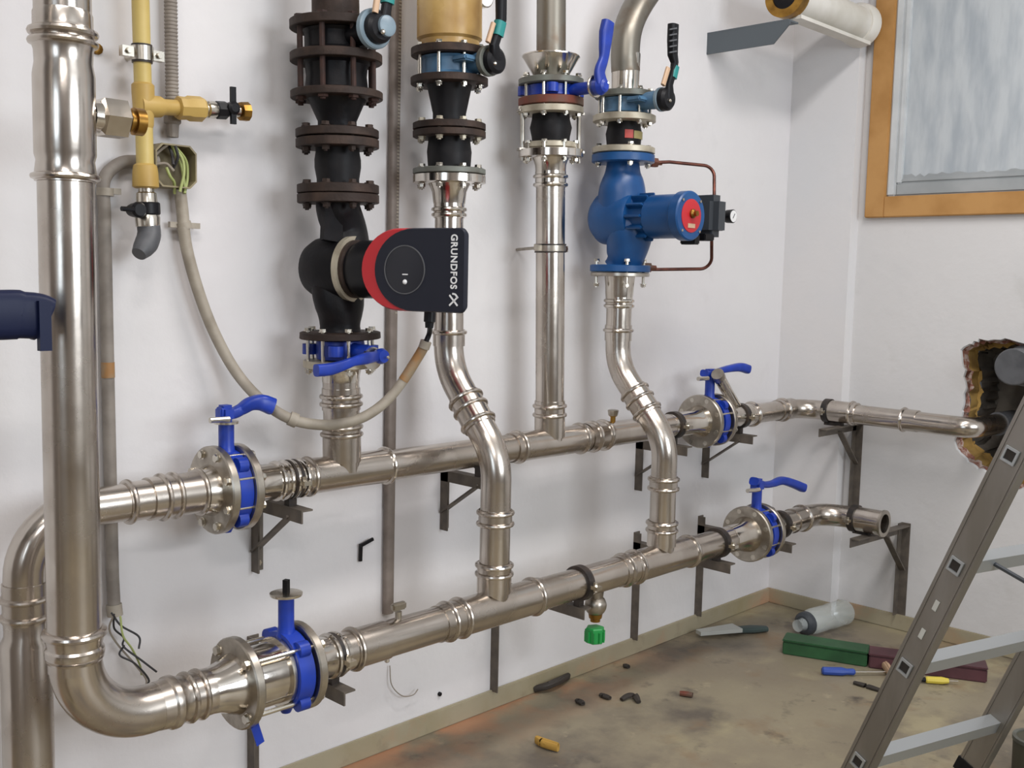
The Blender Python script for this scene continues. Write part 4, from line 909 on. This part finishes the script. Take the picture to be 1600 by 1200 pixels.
# ================================================================== GAS PIPE, CONDUITS
GX, GY = 1.0, 2.055
g0, g1 = V((1.0245, 2.055, 1.7793)), V((1.0304, 2.055, 1.4442))
RG = 0.0173
t = thing('yellow_gas_pipe', 'yellow painted gas pipe with a tee and socket beside the upright steel pipe', 'pipe', g1)
gd = (g1-g0).normalized(); GL = (g1-g0).length
lat('pipe', t, YELLOW, g0-gd*.3, gd, [(0, RG), (.3+GL, RG)], 24)
tz = V((1.0289, 2.055, 1.5937))
hA, hB = 0.1375, 0.2263
lat('tee', t, YELLOW2, g0, gd, [(hA, RG+.001), (hA+.004, RG+.005), (hA+.02, RG+.005), (hB-.006, RG+.002), (hB, RG)], 24)
b1, b2 = V((1.0386, 2.055, 1.5975)), V((1.1678, 2.055, 1.6079)); bd = (b2-b1).normalized(); bL = (b2-b1).length
part('branch_pipe', MB().lathe(b1, bd, [(-.02, RG+.006), (0.0249, RG+.004), (0.0334, RG-.001), (0.0971, RG-.001)], 24), YELLOW2, t)
part('branch_socket', MB().lathe(b1, bd, [(0.0621, RG+.001), (0.065, RG+.007), (0.0824, RG+.006), (0.0883, RG+.009), (0.1179, RG+.009), (0.124, RG+.004)], 8), YELLOW2, t)
hs = [0.2979, 0.3158, 0.3442]
lat('end_socket', t, YELLOW2, g0, gd, [(hs[0], RG+.001), (hs[0]+.004, RG+.006), (hs[1], RG+.008), (hs[2], RG+.009), (hs[2]+.003, RG+.004)], 24)
t = thing('gas_pipe_clamp', 'grey pipe clamp round the upper part of the yellow pipe', 'clamp', (1.0248, 2.055, 1.6992))
hc = 0.0801
part('band', MB().tubeshell(g0, gd, hc-.014, hc+.014, RG-.001, RG+.005, 28), ZINC, t)
part('rubber_lining', MB().tubeshell(g0, gd, hc-.018, hc+.018, RG-.001, RG+.003, 28), CLAMPDARK, t)
cq = g0+gd*hc
for s in (-1, 1): part('screw', MB().lathe(cq+V((s*(RG+.015), -.01, 0)), FR, [(0, .006), (.006, .006)], 6), ZINC, part('clamp_ear', MB().box(cq+V((s*(RG+.014), 0, 0)), (.026, .016, .02)), ZINC, t))
part('wall_stud', MB().sweep([cq+V((0, RG, 0)), cq+V((0, YW-2.055, 0))], .006, seg=8), ZINC, t)
# valve on the branch
t = thing('gas_valve', 'small black handled valve with a rusty outlet on the yellow pipe branch', 'valve', b2)
part('body', MB().lathe(b1, bd, [(0.121, .014), (0.1299, .014), (0.133, .018), (0.1482, .018), (0.1513, .016), (0.1759, .016), (0.179, .014), (0.2073, .013)], 20), ZINC, t)
part('grip', MB().lathe(b1, bd, [(0.1513, .0165), (0.1543, .019), (0.1759, .019), (0.179, .0165)], 8), BLACKPL, t)
vq = b1+bd*0.1852
part('lever', MB().beam(vq+V((0, -.016, -.03)), vq+V((-.002, -.018, .048)), .012, .007, (1, 0, 0)), BLACKPL, t)
part('lever_hub', MB().lathe(vq+V((0, -.005, .004)), FR, [(.0, .014), (.016, .014), (.02, .009)], 14), BLACKPL, t)
part('rusty_outlet', MB().lathe(b1, bd, [(0.2041, .012), (0.2104, .012), (0.212, .02), (0.2296, .021), (0.2312, .014)], 10), BRASS, t)
# valve on the lower end with the hose
e0 = V((1.031, 2.055, 1.4378)); ed = (V((1.0342, 2.055, 1.3603))-e0).normalized()
t = thing('drain_cock', 'small valve with a black lever and grey hose stub under the yellow pipe', 'valve', e0)
part('body', MB().lathe(e0, ed, [(0.0039, .016), (0.0128, .016), (0.0154, .020), (0.0322, .021), (0.0348, .022), (0.0594, .023), (0.0646, .025), (0.0827, .024), (0.0866, .016)], 20), ZINC, t)
part('black_body', MB().lathe(e0, ed, [(0.0335, .0235), (0.0361, .026), (0.0568, .026), (0.0594, .0235)], 12), BLACKPL, t)
lq = V((0.9966, 2.02, 1.3855))
part('lever', MB().sweep([lq+V((-.008, -.004, 0)), V((0.9573, 2.01, 1.3852))], [.006, .005], seg=8), BLACKPL, t)
part('lever_hub', MB().lathe(lq, FR, [(-.03, .012), (-.02, .014), (.004, .016), (.01, .012)], 16), BLACKPL, t)
part('hose', MB().sweep(smooth_path([V((1.0356, 2.055, 1.3578)), (1.0342, 2.05, 1.3394), (1.0244, 2.042, 1.3208), (1.0017, 2.03, 1.2979)], 6), [.023]*6+[.0235]*7+[.023, .022, .021, .019, .017, .015], seg=20), GREYPL, t)
# corrugated conduit down to the junction box
t = thing('corrugated_conduit', 'grey ribbed conduit coming from the top edge into the junction box', 'conduit', (1.1099, 2.095, 1.5791))
c0, c1 = V((1.1101, 2.095, 1.8795)), V((1.112, 2.095, 1.5767)); cd = (c1-c0).normalized(); CL = (c1-c0).length
rc = 0.0137; pr = []; nn = int(CL/.0075)
for i in range(nn):
    h = CL*i/nn; q = CL/nn
    pr += [(h, rc-.0014), (h+q*.25, rc), (h+q*.6, rc), (h+q*.85, rc-.0014)]
lat('ribbed_hose', t, CONDUIT, c0, cd, pr, 18)
lat('end_gland', t, CONDUIT, c0, cd, [(CL-.02, rc+.001), (CL-.018, rc+.004), (CL, rc+.004), (CL+.004, rc), (CL+.03, rc-.002)], 12)
# junction box
bx0, bx1 = V((1.0604, 2.075, 1.5298)), V((1.1538, 2.075, 1.4403)); bc = (bx0+bx1)/2; bw, bhh = abs(bx1.x-bx0.x), abs(bx0.z-bx1.z)
t = thing('junction_box', 'open tan junction box full of loose wires beside the yellow pipe', 'box', (bc.x, YW, bc.z))
part('base_plate', MB().box((bc.x, YW-.003, bc.z), (bw-.004, .006, bhh-.004)), BOXTAN, t)
m = MB()
o_ = [(bc.x+sx*(bw/2-(.015 if k in (0, 3, 4, 7) else 0)), bc.z+sz*(bhh/2-(0 if k in (0, 3, 4, 7) else .015))) for k, (sx, sz) in enumerate(((-1, 1), (-1, 1), (-1, -1), (-1, -1), (1, -1), (1, -1), (1, 1), (1, 1)))]
ri = [(bc.x+(x-bc.x)*.93, bc.z+(z-bc.z)*.93) for x, z in o_]
m.rings([[(x, YW, z) for x, z in o_], [(x, YW-.05, z) for x, z in o_], [(x, YW-.05, z) for x, z in ri], [(x, YW-.004, z) for x, z in ri]], closed=True)
part('rim', m, BOXTAN, t)
wires = [(WIREG, [(1.0988, 2.075, 1.5287), (1.1131, 2.075, 1.5117), (1.1275, 2.075, 1.4838), (1.13, 2.075, 1.4358)]), (WIREG, [(1.1017, 2.075, 1.529), (1.1218, 2.075, 1.5045), (1.1215, 2.075, 1.4726), (1.1108, 2.075, 1.4317)]), (WIREG, [(1.081, 2.075, 1.4796), (1.0894, 2.075, 1.4618), (1.1038, 2.075, 1.4498), (1.1094, 2.075, 1.4289)]), (WIREG, [(1.106, 2.075, 1.5268), (1.1365, 2.075, 1.5006), (1.1406, 2.075, 1.4662), (1.1284, 2.075, 1.4303)]),
         (WIREK, [(1.0987, 2.075, 1.526), (1.1, 2.075, 1.5077), (1.0969, 2.075, 1.4863)]), (WIREK, [(1.1016, 2.075, 1.5263), (1.1072, 2.075, 1.5031), (1.1026, 2.075, 1.4815)]), (WIREW, [(1.0901, 2.075, 1.5278), (1.0757, 2.075, 1.5131), (1.0628, 2.075, 1.4988)]), (WIREW, [(1.0669, 2.075, 1.4861), (1.0869, 2.075, 1.488), (1.0982, 2.075, 1.4732)])]
for i, (wm, pts) in enumerate(wires):
    part('wire', MB().sweep(smooth_path([V(p)+V((0, .012*math.sin(i*2.1+k), 0)) for k, p in enumerate(pts)], 6), .0032, seg=8), wm, t)
# left conduit
t = thing('straight_conduit', 'grey conduit running straight down beside the upright pipe to loose wires', 'conduit', (0.9674, 2.1, 1.0303))
rc = 0.0129
cp = fillet([(1.0798, 2.1, 1.4941), (1.0016, 2.1, 1.4867), (0.9608, 2.1, 1.4535), (0.9636, 2.1, 1.3833), (0.966, 2.1, 1.0304), (0.9692, 2.1, 0.6238), (0.9713, 2.098, 0.5477)], .06, 8)
part('hose', MB().sweep(cp, rc, seg=18), CONDUIT, t)
part('rust_patch', MB().sweep([(0.9652, 2.0985, 1.0756), (0.9656, 2.0985, 1.0438)], rc+.0006, seg=18), CONDUITR, t, 'rust coloured stain')
part('saddle_clip', MB().sweep([(0.9657, 2.1, 1.4296), (0.9655, 2.1, 1.4142)], rc+.004, seg=16), CONDUITL, t)
part('clip_lug', MB().box(V((0.9817, 2.1, 1.4244)), (.03, .014, .012)), CONDUITL, t)
part('end_bush', MB().sweep([(0.9701, 2.098, 0.5632), (0.9716, 2.096, 0.5384)], rc+.003, seg=14), CONDUITL, t)
wires = [(WIREK, [(0.9569, 2.07, 0.5507), (0.9646, 2.07, 0.5146), (0.9866, 2.07, 0.4887), (0.9807, 2.07, 0.4734), (1.0115, 2.07, 0.4407), (1.0401, 2.07, 0.4108)]), (WIREK, [(0.9596, 2.07, 0.5501), (0.9731, 2.07, 0.5223), (1.0037, 2.07, 0.4959), (1.0005, 2.07, 0.4714)]), (WIREG, [(0.9624, 2.07, 0.5495), (0.9673, 2.07, 0.5071), (0.992, 2.07, 0.4707), (1.017, 2.07, 0.4252), (1.0254, 2.07, 0.3975)]),
         (WIREW, [(0.9582, 2.07, 0.5504), (0.9536, 2.07, 0.5171), (0.9724, 2.07, 0.4782), (1.0056, 2.07, 0.4281), (1.0224, 2.07, 0.3926), (1.0021, 2.07, 0.3783)]), (WIREK, [(0.9863, 2.07, 0.4721), (0.9693, 2.07, 0.4595), (0.9944, 2.07, 0.4393), (1.0224, 2.07, 0.3955), (0.9964, 2.07, 0.3826), (0.971, 2.07, 0.3811)])]
for i, (wm, pts) in enumerate(wires):
    part('wire', MB().sweep(smooth_path([V(p)+V((0, .02*math.sin(i*2.1+k*.9), 0)) for k, p in enumerate(pts)], 6), .0022, seg=7), wm, t)
# pump cable conduit, sagging in front of the first riser
t = thing('sagging_conduit', 'pale grey conduit sagging from the junction box to the red pump', 'conduit', (1.1464, 2.08, 1.2987))
pts = [(1.1275, 2.095, 1.4392), (1.133, 2.095, 1.3936), (1.1386, 2.09, 1.319), (1.1637, 2.085, 1.2233), (1.1989, 2.08, 1.1325), (1.239, 2.06, 1.0473), (1.2664, 2.0, 0.9868), (1.3045, 1.94, 0.9475), (1.3696, 1.9, 0.9338), (1.4273, 1.86, 0.9464), (1.4835, 1.84, 0.9804), (1.5257, 1.82, 1.0349), (1.5512, 1.8, 1.089), (1.5593, 1.79, 1.1111)]
sp_ = smooth_path(pts, 8); rc = 0.0132
part('hose', MB().sweep(sp_, [rc*(1.0-.16*i/len(sp_)) for i in range(len(sp_))], seg=18), CONDUITL, t)
part('rusty_end', MB().sweep(smooth_path([(1.5224, 1.8205, 1.0314), (1.5337, 1.812, 1.054), (1.5512, 1.8, 1.089), (1.5583, 1.791, 1.1096)], 6), rc*.88, seg=18), CONDUITR, t, 'rust stained conduit end')
part('end_tip', MB().sweep([(1.5556, 1.79, 1.1054), (1.5586, 1.785, 1.1215)], rc*.98, seg=14), CONDUITL, t)
part('cable', MB().sweep(smooth_path([(1.5567, 1.785, 1.1186), (1.5634, 1.78, 1.1404), V((1.53, 1.7405, 1.1712))], 5), .006, seg=10), BLACKPL, t, 'black cable')
for ca, cb in (((1.1343, 2.095, 1.3706), (1.1386, 2.095, 1.3559)), ((1.3015, 1.943, 0.9502), (1.3161, 1.935, 0.9429))):
    part('coupling', MB().sweep([ca, cb], rc+.003, seg=14), CONDUITL, t)
part('wall_clip', MB().box(V((1.1399, 2.1, 1.3642)), (.07, .01, .012)), CONDUITL, t)
# trunking
t = thing('wall_trunking', 'narrow grey cable trunking running down the wall between two pump stacks', 'trunking', (1.7169, 2.105, 0.4116))
q0, q1 = V((1.7243, 2.108, 1.9994)), V((1.7198, 2.108, 0.379))
rt = 0.0148
part('channel', MB().sweep([q0, q1], [rt, rt], [.011, .011], 20, (1, 0, 0), 3), TRUNK, t)
m = MB(); k = int((q1-q0).length/.0085)
for i in range(int(k*.52)):
    m.box(q0+(q1-q0)*(i/k)+V((rt*.35, -.0105, 0)), (rt*.5, .003, .0045))
part('slot_ribs', m, CONDUITL, t)
_o = [c for c in t.children if c.name.startswith('slot_ribs')][0]; _o['kind'] = 'stuff'
# wall hook and hanging wire
t = thing('wall_hook', 'small black angled hook sticking out of the white wall', 'hook', (1.6326, 2.11, 0.5764))
part('plate', MB().beam((1.6321, 2.112, 0.5794), (1.6305, 2.112, 0.5344), .008, .006, (1, 0, 0)), IRONBLACK, t)
part('tip', MB().beam((1.627, 2.108, 0.5761), (1.6651, 2.104, 0.589), .008, .006), IRONBLACK, t)
t = thing('loose_wire', 'thin bent wire curling against the wall under the lower header', 'wire', (1.7291, 2.1, 0.1828))
part('strand', MB().sweep(smooth_path([(1.7316, 2.112, 0.2316), (1.7332, 2.105, 0.1802), (1.765, 2.1, 0.1428), (1.8034, 2.1, 0.134), (1.8258, 2.105, 0.1426)], 8), .0016, seg=6), WIREW, t)
for P, r, lb in (((0.9622, 2.12, 1.7061),.011,'rusty screw head in the wall right of the upright pipe collar'), ((1.9174, 2.12, 0.1003),.006,'small dark nail in the wall low above the baseboard'), ((2.0714, 2.12, 0.8963),.006,'small dark nail in the wall between two risers')):
    t = thing('wall_screw', lb, 'screw', P)
    part('head', MB().lathe(V(P), FR, [(-.004, r), (.006, r), (.008, r*.6)], 10), BRASS if r > .01 else IRONBLACK, t)

# ================================================================== TOP RIGHT: white pipe on a flat steel arm
t = thing('white_pipe', 'white plastic pipe with a brass ring coming out of the corner at the top', 'pipe', (3.4, 1.85, 2.185))
pz = 2.212
lat('pipe', t, PVCW, (3.175, 1.85, pz), DX, [(0, .062), (XP-3.175+.01, .062)], 36)
part('brass_ring', MB().tubeshell((3.145, 1.85, pz), DX, 0, .04, .045, .072, 36), BRASS, t)
part('bore_shade', MB().lathe((3.15, 1.85, pz), DX, [(0, .046), (.03, .046)], 28), IRONBLACK, t)  # solid black plug painting the shade inside the open pipe end
part('wall_collar', MB().lathe((XP-.045, 1.85, pz), DX, [(0, .068), (.012, .076), (.046, .078)], 32), PVCW, t)
part('half_shell', MB().box((3.43, 1.83, pz-.069), (.5, .05, .012)), PVCW, t)
t = thing('flat_steel_arm', 'dark grey flat steel arm under the white pipe in the upper corner', 'arm', (3.11, YW, 2.08))
za = 2.118
part('plate', MB().prism([(3.108, YW, za), (3.108, 1.805, za), (3.108, 1.805, za-.012), (3.108, 1.862, za-.068), (3.108, YW, za-.068)], (.006, 0, 0)), BARGREY, t)
part('flange_leg', MB().box((3.14, (YW+1.81)/2, za+.002), (.065, YW-1.81, .005)), BARGREY, t)

# ================================================================== HOLE: grey plastic pipe
t = thing('grey_waste_pipe', 'thick grey plastic pipe poking out of the broken hole in the right wall', 'pipe', (XW, 1.28, .98))
wc = V((3.74, 1.2403, 1.0113)); 
lat('pipe', t, GREYPL, wc+V((.3, -.02, 0)), (-1, .05, 0), [(0, .062), (.36, .062), (.363, .058)], 32)
lat('socket', t, GREYPL, wc+V((.3, -.02, 0)), (-1, .05, 0), [(.18, .062), (.185, .070), (.27, .070), (.275, .062)], 32)
# far left: lever of a second upright just outside the view
t = thing('lever_valve', 'navy valve lever reaching in from the left edge in front of the upright pipe', 'valve', (.36, 1.62, 0))
part('pipe', MB().lathe((.34, 1.64, 0), (0, 0, 1), [(0, .04), (3.0, .04)], 28), STEEL, t)
lz = V((0.6542, 1.66, 1.1845)).z
part('valve_ring', MB().lathe((.34, 1.64, lz), (0, 0, 1), [(-.03, .075), (.03, .075)], 28), NAVY, t)
part('lever', MB().sweep(smooth_path([(.40, 1.66, lz+.002), (0.5976, 1.66, 1.1929), (0.6257, 1.66, 1.1927), (0.6505, 1.66, 1.1905), (0.664, 1.66, 1.1844)], 6), [.030, .031, .032, .034, .036, .037, .038, .038, .038, .038, .037, .037, .036, .036, .036, .036, .036, .036, .036, .036, .036, .036, .036, .036, .030], .018, 18, (0, 0, 1), 3.5), NAVY, t, 'navy plastic lever')
part('lever_end', MB().beam((0.6547, 1.64, 1.2148), (0.655, 1.64, 1.1381), .018, .012, (1, 0, 0)), NAVY, t)

# ================================================================== LADDER (A-frame, near half in view)
t = thing('aluminium_ladder', 'worn aluminium ladder standing on the dirty floor at the right', 'ladder', (2.75, 1.1, 0))
y0, k_, ky = 1.102, -.381, -.30
x1, x2 = 2.275, 2.735
def lpt(x, z, f=1): return V((x, y0+ky*(x-x1)+k_*z, z))
zt = 1.9
rd = (lpt(x1, 1)-lpt(x1, 0)).normalized(); nx = V((1, ky, 0)).normalized(); fn = rd.cross(nx).normalized()
for x in (x1, x2):
    rail = part('rail', MB().beam(lpt(x, 0), lpt(x, zt), .066, .026, fn), ALU, t)
    for q in (-.026, .026): part('rail_lip', MB().beam(lpt(x-.0135, .02)+fn*q, lpt(x-.0135, zt-.02)+fn*q, .004, .0015, fn), ALU, rail)
    part('foot', MB().beam(lpt(x, 0), lpt(x, .035), .072, .032, fn), BLACKPL, rail)
rungz = [.164+.2535*i for i in range(7)]
for i, z in enumerate(rungz):
    a, b = lpt(x1-.011, z), lpt(x2+.011, z)
    rg = part('rung', MB().beam(a, b, .034, .032, fn), ALUL, t)
    q = lpt(x1-.0135, z); rim = MB()
    rim.rings([[q-nx*o_+fn*(u_*w_)+rd*(v_*w_) for u_, v_ in ((1, 1), (1, -1), (-1, -1), (-1, 1))] for o_, w_ in ((0, .0165), (.004, .0165), (.004, .0115), (0, .0115))], closed=True)
    part('socket_rim', rim, ALUL, rg)
    part('opening_shade', MB().beam(q-nx*.0012, q+nx*.001, .023, .023, fn), RUNGSHADE, rg)  # flat dark plate, its colour stands for the shade inside the hollow rung
for z in (.575, .505):
    q = lpt(x1-.0138, z); part('sticker', MB().beam(q-rd*.013, q+rd*.011, .011, .0014, fn), OFFWHITE, t)
# far legs of the A-frame, outside the view, keep it standing
yt = lpt(x1, zt).y
for x in (x1+.03, x2-.03): part('support_rail', MB().beam((x, yt+ky*(x-x1)-.02, zt-.02), (x, yt-.75, 0), .06, .024, (0, 1, 0)), ALU, t)
part('hinge', MB().box(((x1+x2)/2, yt+ky*.23-.03, zt), (.54, .09, .06), Matrix.Rotation(math.atan(ky), 3, 'Z'), .01), BLACKPL, t)
for z in (.3, .6, .9, 1.2, 1.5):
    f_ = 1-z/zt; part('support_rung', MB().beam((x1+.03, yt-.03-.72*f_, z), (x2-.03, yt-.10-.65*f_, z), .03, .03), ALUL, t)
part('stay_rod', MB().sweep([V((2.36, 0.8268, 0.6755)), V((2.36, 0.7083, 0.6299))], .005, seg=8), DARKPL, t)

# ================================================================== THINGS ON THE FLOOR
# plastic bottle lying near the corner
B0, B1 = V((3.365, 1.8085, 0.048)), V((3.6606, 1.7703, 0.048)); bd = (B1-B0).normalized(); bl = (B1-B0).length
t = thing('plastic_bottle', 'clear empty plastic bottle lying on its side in the corner', 'bottle', ((B0.x+B1.x)/2, (B0.y+B1.y)/2, 0))
lat('body', t, CLEAR, B0, bd, [(bl*.14, .026), (bl*.2, .040), (bl*.3, .047), (bl*.55, .046), (bl*.6, .043), (bl*.65, .047), (bl*.95, .047), (bl, .038)], 28)
lat('neck', t, CLEAR, B0, bd, [(0, .022), (bl*.06, .02), (bl*.14, .026)], 20)
lat('cap', t, DARKPL, B0, bd, [(bl*.10, .030), (bl*.13, .042), (bl*.19, .043), (bl*.2, .040)], 20, 'dark ring at the neck')
# long cases
def case(name, label, P, Q, w, h, m, extra=None):
    P, Q = V(P), V(Q); d = (Q-P).normalized(); L = (Q-P).length; t = thing(name, label, 'box', ((P.x+Q.x)/2, (P.y+Q.y)/2, 0))
    rot = Matrix.Rotation(math.atan2(d.y, d.x), 3, 'Z'); side = V((-d.y, d.x, 0)); c = (P+Q)/2+side*(w/2 if side.y > 0 else -w/2)
    part('body', MB().box((c.x, c.y, h*.43), (L, w, h*.86), rot, .004), m, t)
    part('lid', MB().box((c.x, c.y, h*.93), (L+.004, w+.004, h*.14), rot, .003), m, t)
    return t
case('green_case', 'long dark green tool case on the floor by the bottle', (3.1846, 1.764, 0.0), (3.2823, 1.5043, 0.0), .085, .052, CASEGREEN)
case('maroon_case', 'maroon tool case behind the ladder next to the green case', (3.2815, 1.4971, 0.0), (3.4396, 1.1706, 0.0), .085, .05, CASEMAROON)
# screwdriver
s0, s1 = V((3.1075, 1.5753, 0.014)), V((3.1788, 1.4949, 0.014)); s2 = V((3.2853, 1.4047, 0.012)); sd = (s1-s0).normalized(); L = (s1-s0).length
t = thing('screwdriver', 'blue handled screwdriver lying in front of the green case', 'screwdriver', s0)
lat('handle', t, SCREWBLUE, s0, sd, [(0, .009), (.004, .013), (L*.6, .014), (L*.75, .010), (L*.95, .011), (L, .007)], 10)
part('shaft', MB().sweep([s1, s2], .0035, seg=8), ZINC, t)
s0, s1 = V((3.291, 1.3095, 0.012)), V((3.336, 1.2536, 0.012)); sd = (s1-s0).normalized(); L = (s1-s0).length
t = thing('yellow_marker', 'short yellow handled tool behind the ladder rail', 'tool', s0)
lat('handle', t, SCREWYEL, s0, sd, [(0, .008), (.004, .011), (L*.7, .012), (L, .008)], 10)
lat('collar', t, BLACKPL, s0, sd, [(-.03, .007), (0, .008)], 10)
part('tip', MB().sweep([s1, s1+sd*.03], .003, seg=8), ZINC, t)
# scraper by the wall
p0, p1, p2 = V((3.106, 2.0531, 0.012)), V((3.2587, 1.9901, 0.012)), V((3.3528, 1.9244, 0.012))
t = thing('putty_knife', 'off-white bladed putty knife with dark handle near the corner baseboard', 'tool', p1)
d = (p1-p0).normalized(); sdv = V((-d.y, d.x, 0))
part('blade', MB().prism([p0+sdv*.02, p1+sdv*.032, p1-sdv*.032, p0-sdv*.012], (0, 0, .014)), OFFWHITE, t)
part('handle', MB().sweep([p1, p1+(p2-p1)*.5, p2], [.020, .024, .016], [.010, .012, .009], 12, (0, 1, 0), 3), DGREEN, t)
# cardboard-like offcuts, scraps and lumps
def scrap(name, label, uvs, m, h=.006, cat='scrap', arch=0.):
    P = smooth_path([V(q)+V((0, 0, h)) for q in uvs], 5); n = len(P)
    if arch: P = [p+V((0, 0, arch*math.sin(PI*i/(n-1)))) for i, p in enumerate(P)]
    t = thing(name, label, cat, P[n//2]); t2_ = [.012*(.55+.45*math.sin(PI*(i+.6)/n)) for i in range(n)]
    part('piece', MB().sweep(P, t2_, h*.8, 10, (0, 1, 0), 3), m, t); part('torn_edge', MB().sweep([p+V((0, 0, h*.5)) for p in P[n//3:]], [q*.5 for q in t2_[n//3:]], h*.5, 8, (0, 1, 0)), m, t); return t
scrap('black_offcut', 'curled black rubber offcut lying at the foot of the back baseboard', [(2.3003, 2.1099, 0.0), (2.3361, 2.0839, 0.0), (2.393, 2.0871, 0.0), (2.4617, 2.1101, 0.0)], SCRAP, .012, arch=.012)
scrap('metal_shaving', 'dark metal shaving left of two others on the floor', [(2.344, 1.9762, 0.0), (2.3452, 1.962, 0.0), (2.3377, 1.943, -0.0)], SCRAP)
scrap('metal_shaving', 'dark metal shaving in the middle of the floor debris', [(2.4326, 1.9544, 0.0), (2.4326, 1.9343, 0.0), (2.4312, 1.9156, 0.0)], SCRAP)
scrap('metal_shaving', 'curved dark metal shaving, longest one on the open floor', [(2.4494, 1.8856, 0.0), (2.4808, 1.8832, 0.0), (2.4914, 1.8669, 0.0), (2.4727, 1.8379, 0.0)], SCRAP, arch=.006)
scrap('metal_shaving', 'tiny dark shaving on the floor closest to the pink dust by the baseboard', [(2.6762, 2.057, 0.0), (2.6825, 2.0513, 0.0), (2.6797, 2.0384, 0.0)], SCRAP)
scrap('ochre_lump', 'ochre clay lump on the floor at the bottom of the view', [(2.0437, 1.8603, 0.0), (2.042, 1.8349, 0.0), (2.0457, 1.8101, 0.0), (2.0494, 1.7855, -0.0)], MUD, .014)
scrap('plaster_crumb', 'reddish plaster crumb on the open floor', [(2.6177, 1.791, 0.0), (2.6282, 1.7746, 0.0), (2.6345, 1.7553, 0.0)], REDLEAD, .008)
scrap('cardboard_bit', 'crumpled pale cardboard scrap by the ladder foot', [(3.3403, 1.4912, 0.0), (3.3024, 1.4468, 0.0), (3.2377, 1.3997, 0.0)], TAN, .016)
scrap('wood_splinter', 'thin dark splinter on the floor left of the ladder', [(3.1106, 1.4648, 0.0), (3.1137, 1.4189, 0.0), (3.1096, 1.3663, 0.0)], SCRAP, .006)
# can at the right edge
cz = V((2.856, 0.8347, 0.0))
t = thing('olive_can', 'dull olive can cut off by the right edge of the view', 'can', cz)
lat('body', t, OLIVECAN, cz, (0, 0, 1), [(0, .055), (.004, .058), (.10, .060), (.104, .058)], 28)
part('rim', MB().tubeshell(cz, (0, 0, 1), .098, .108, .052, .062, 28), GREYFLANGE, t)
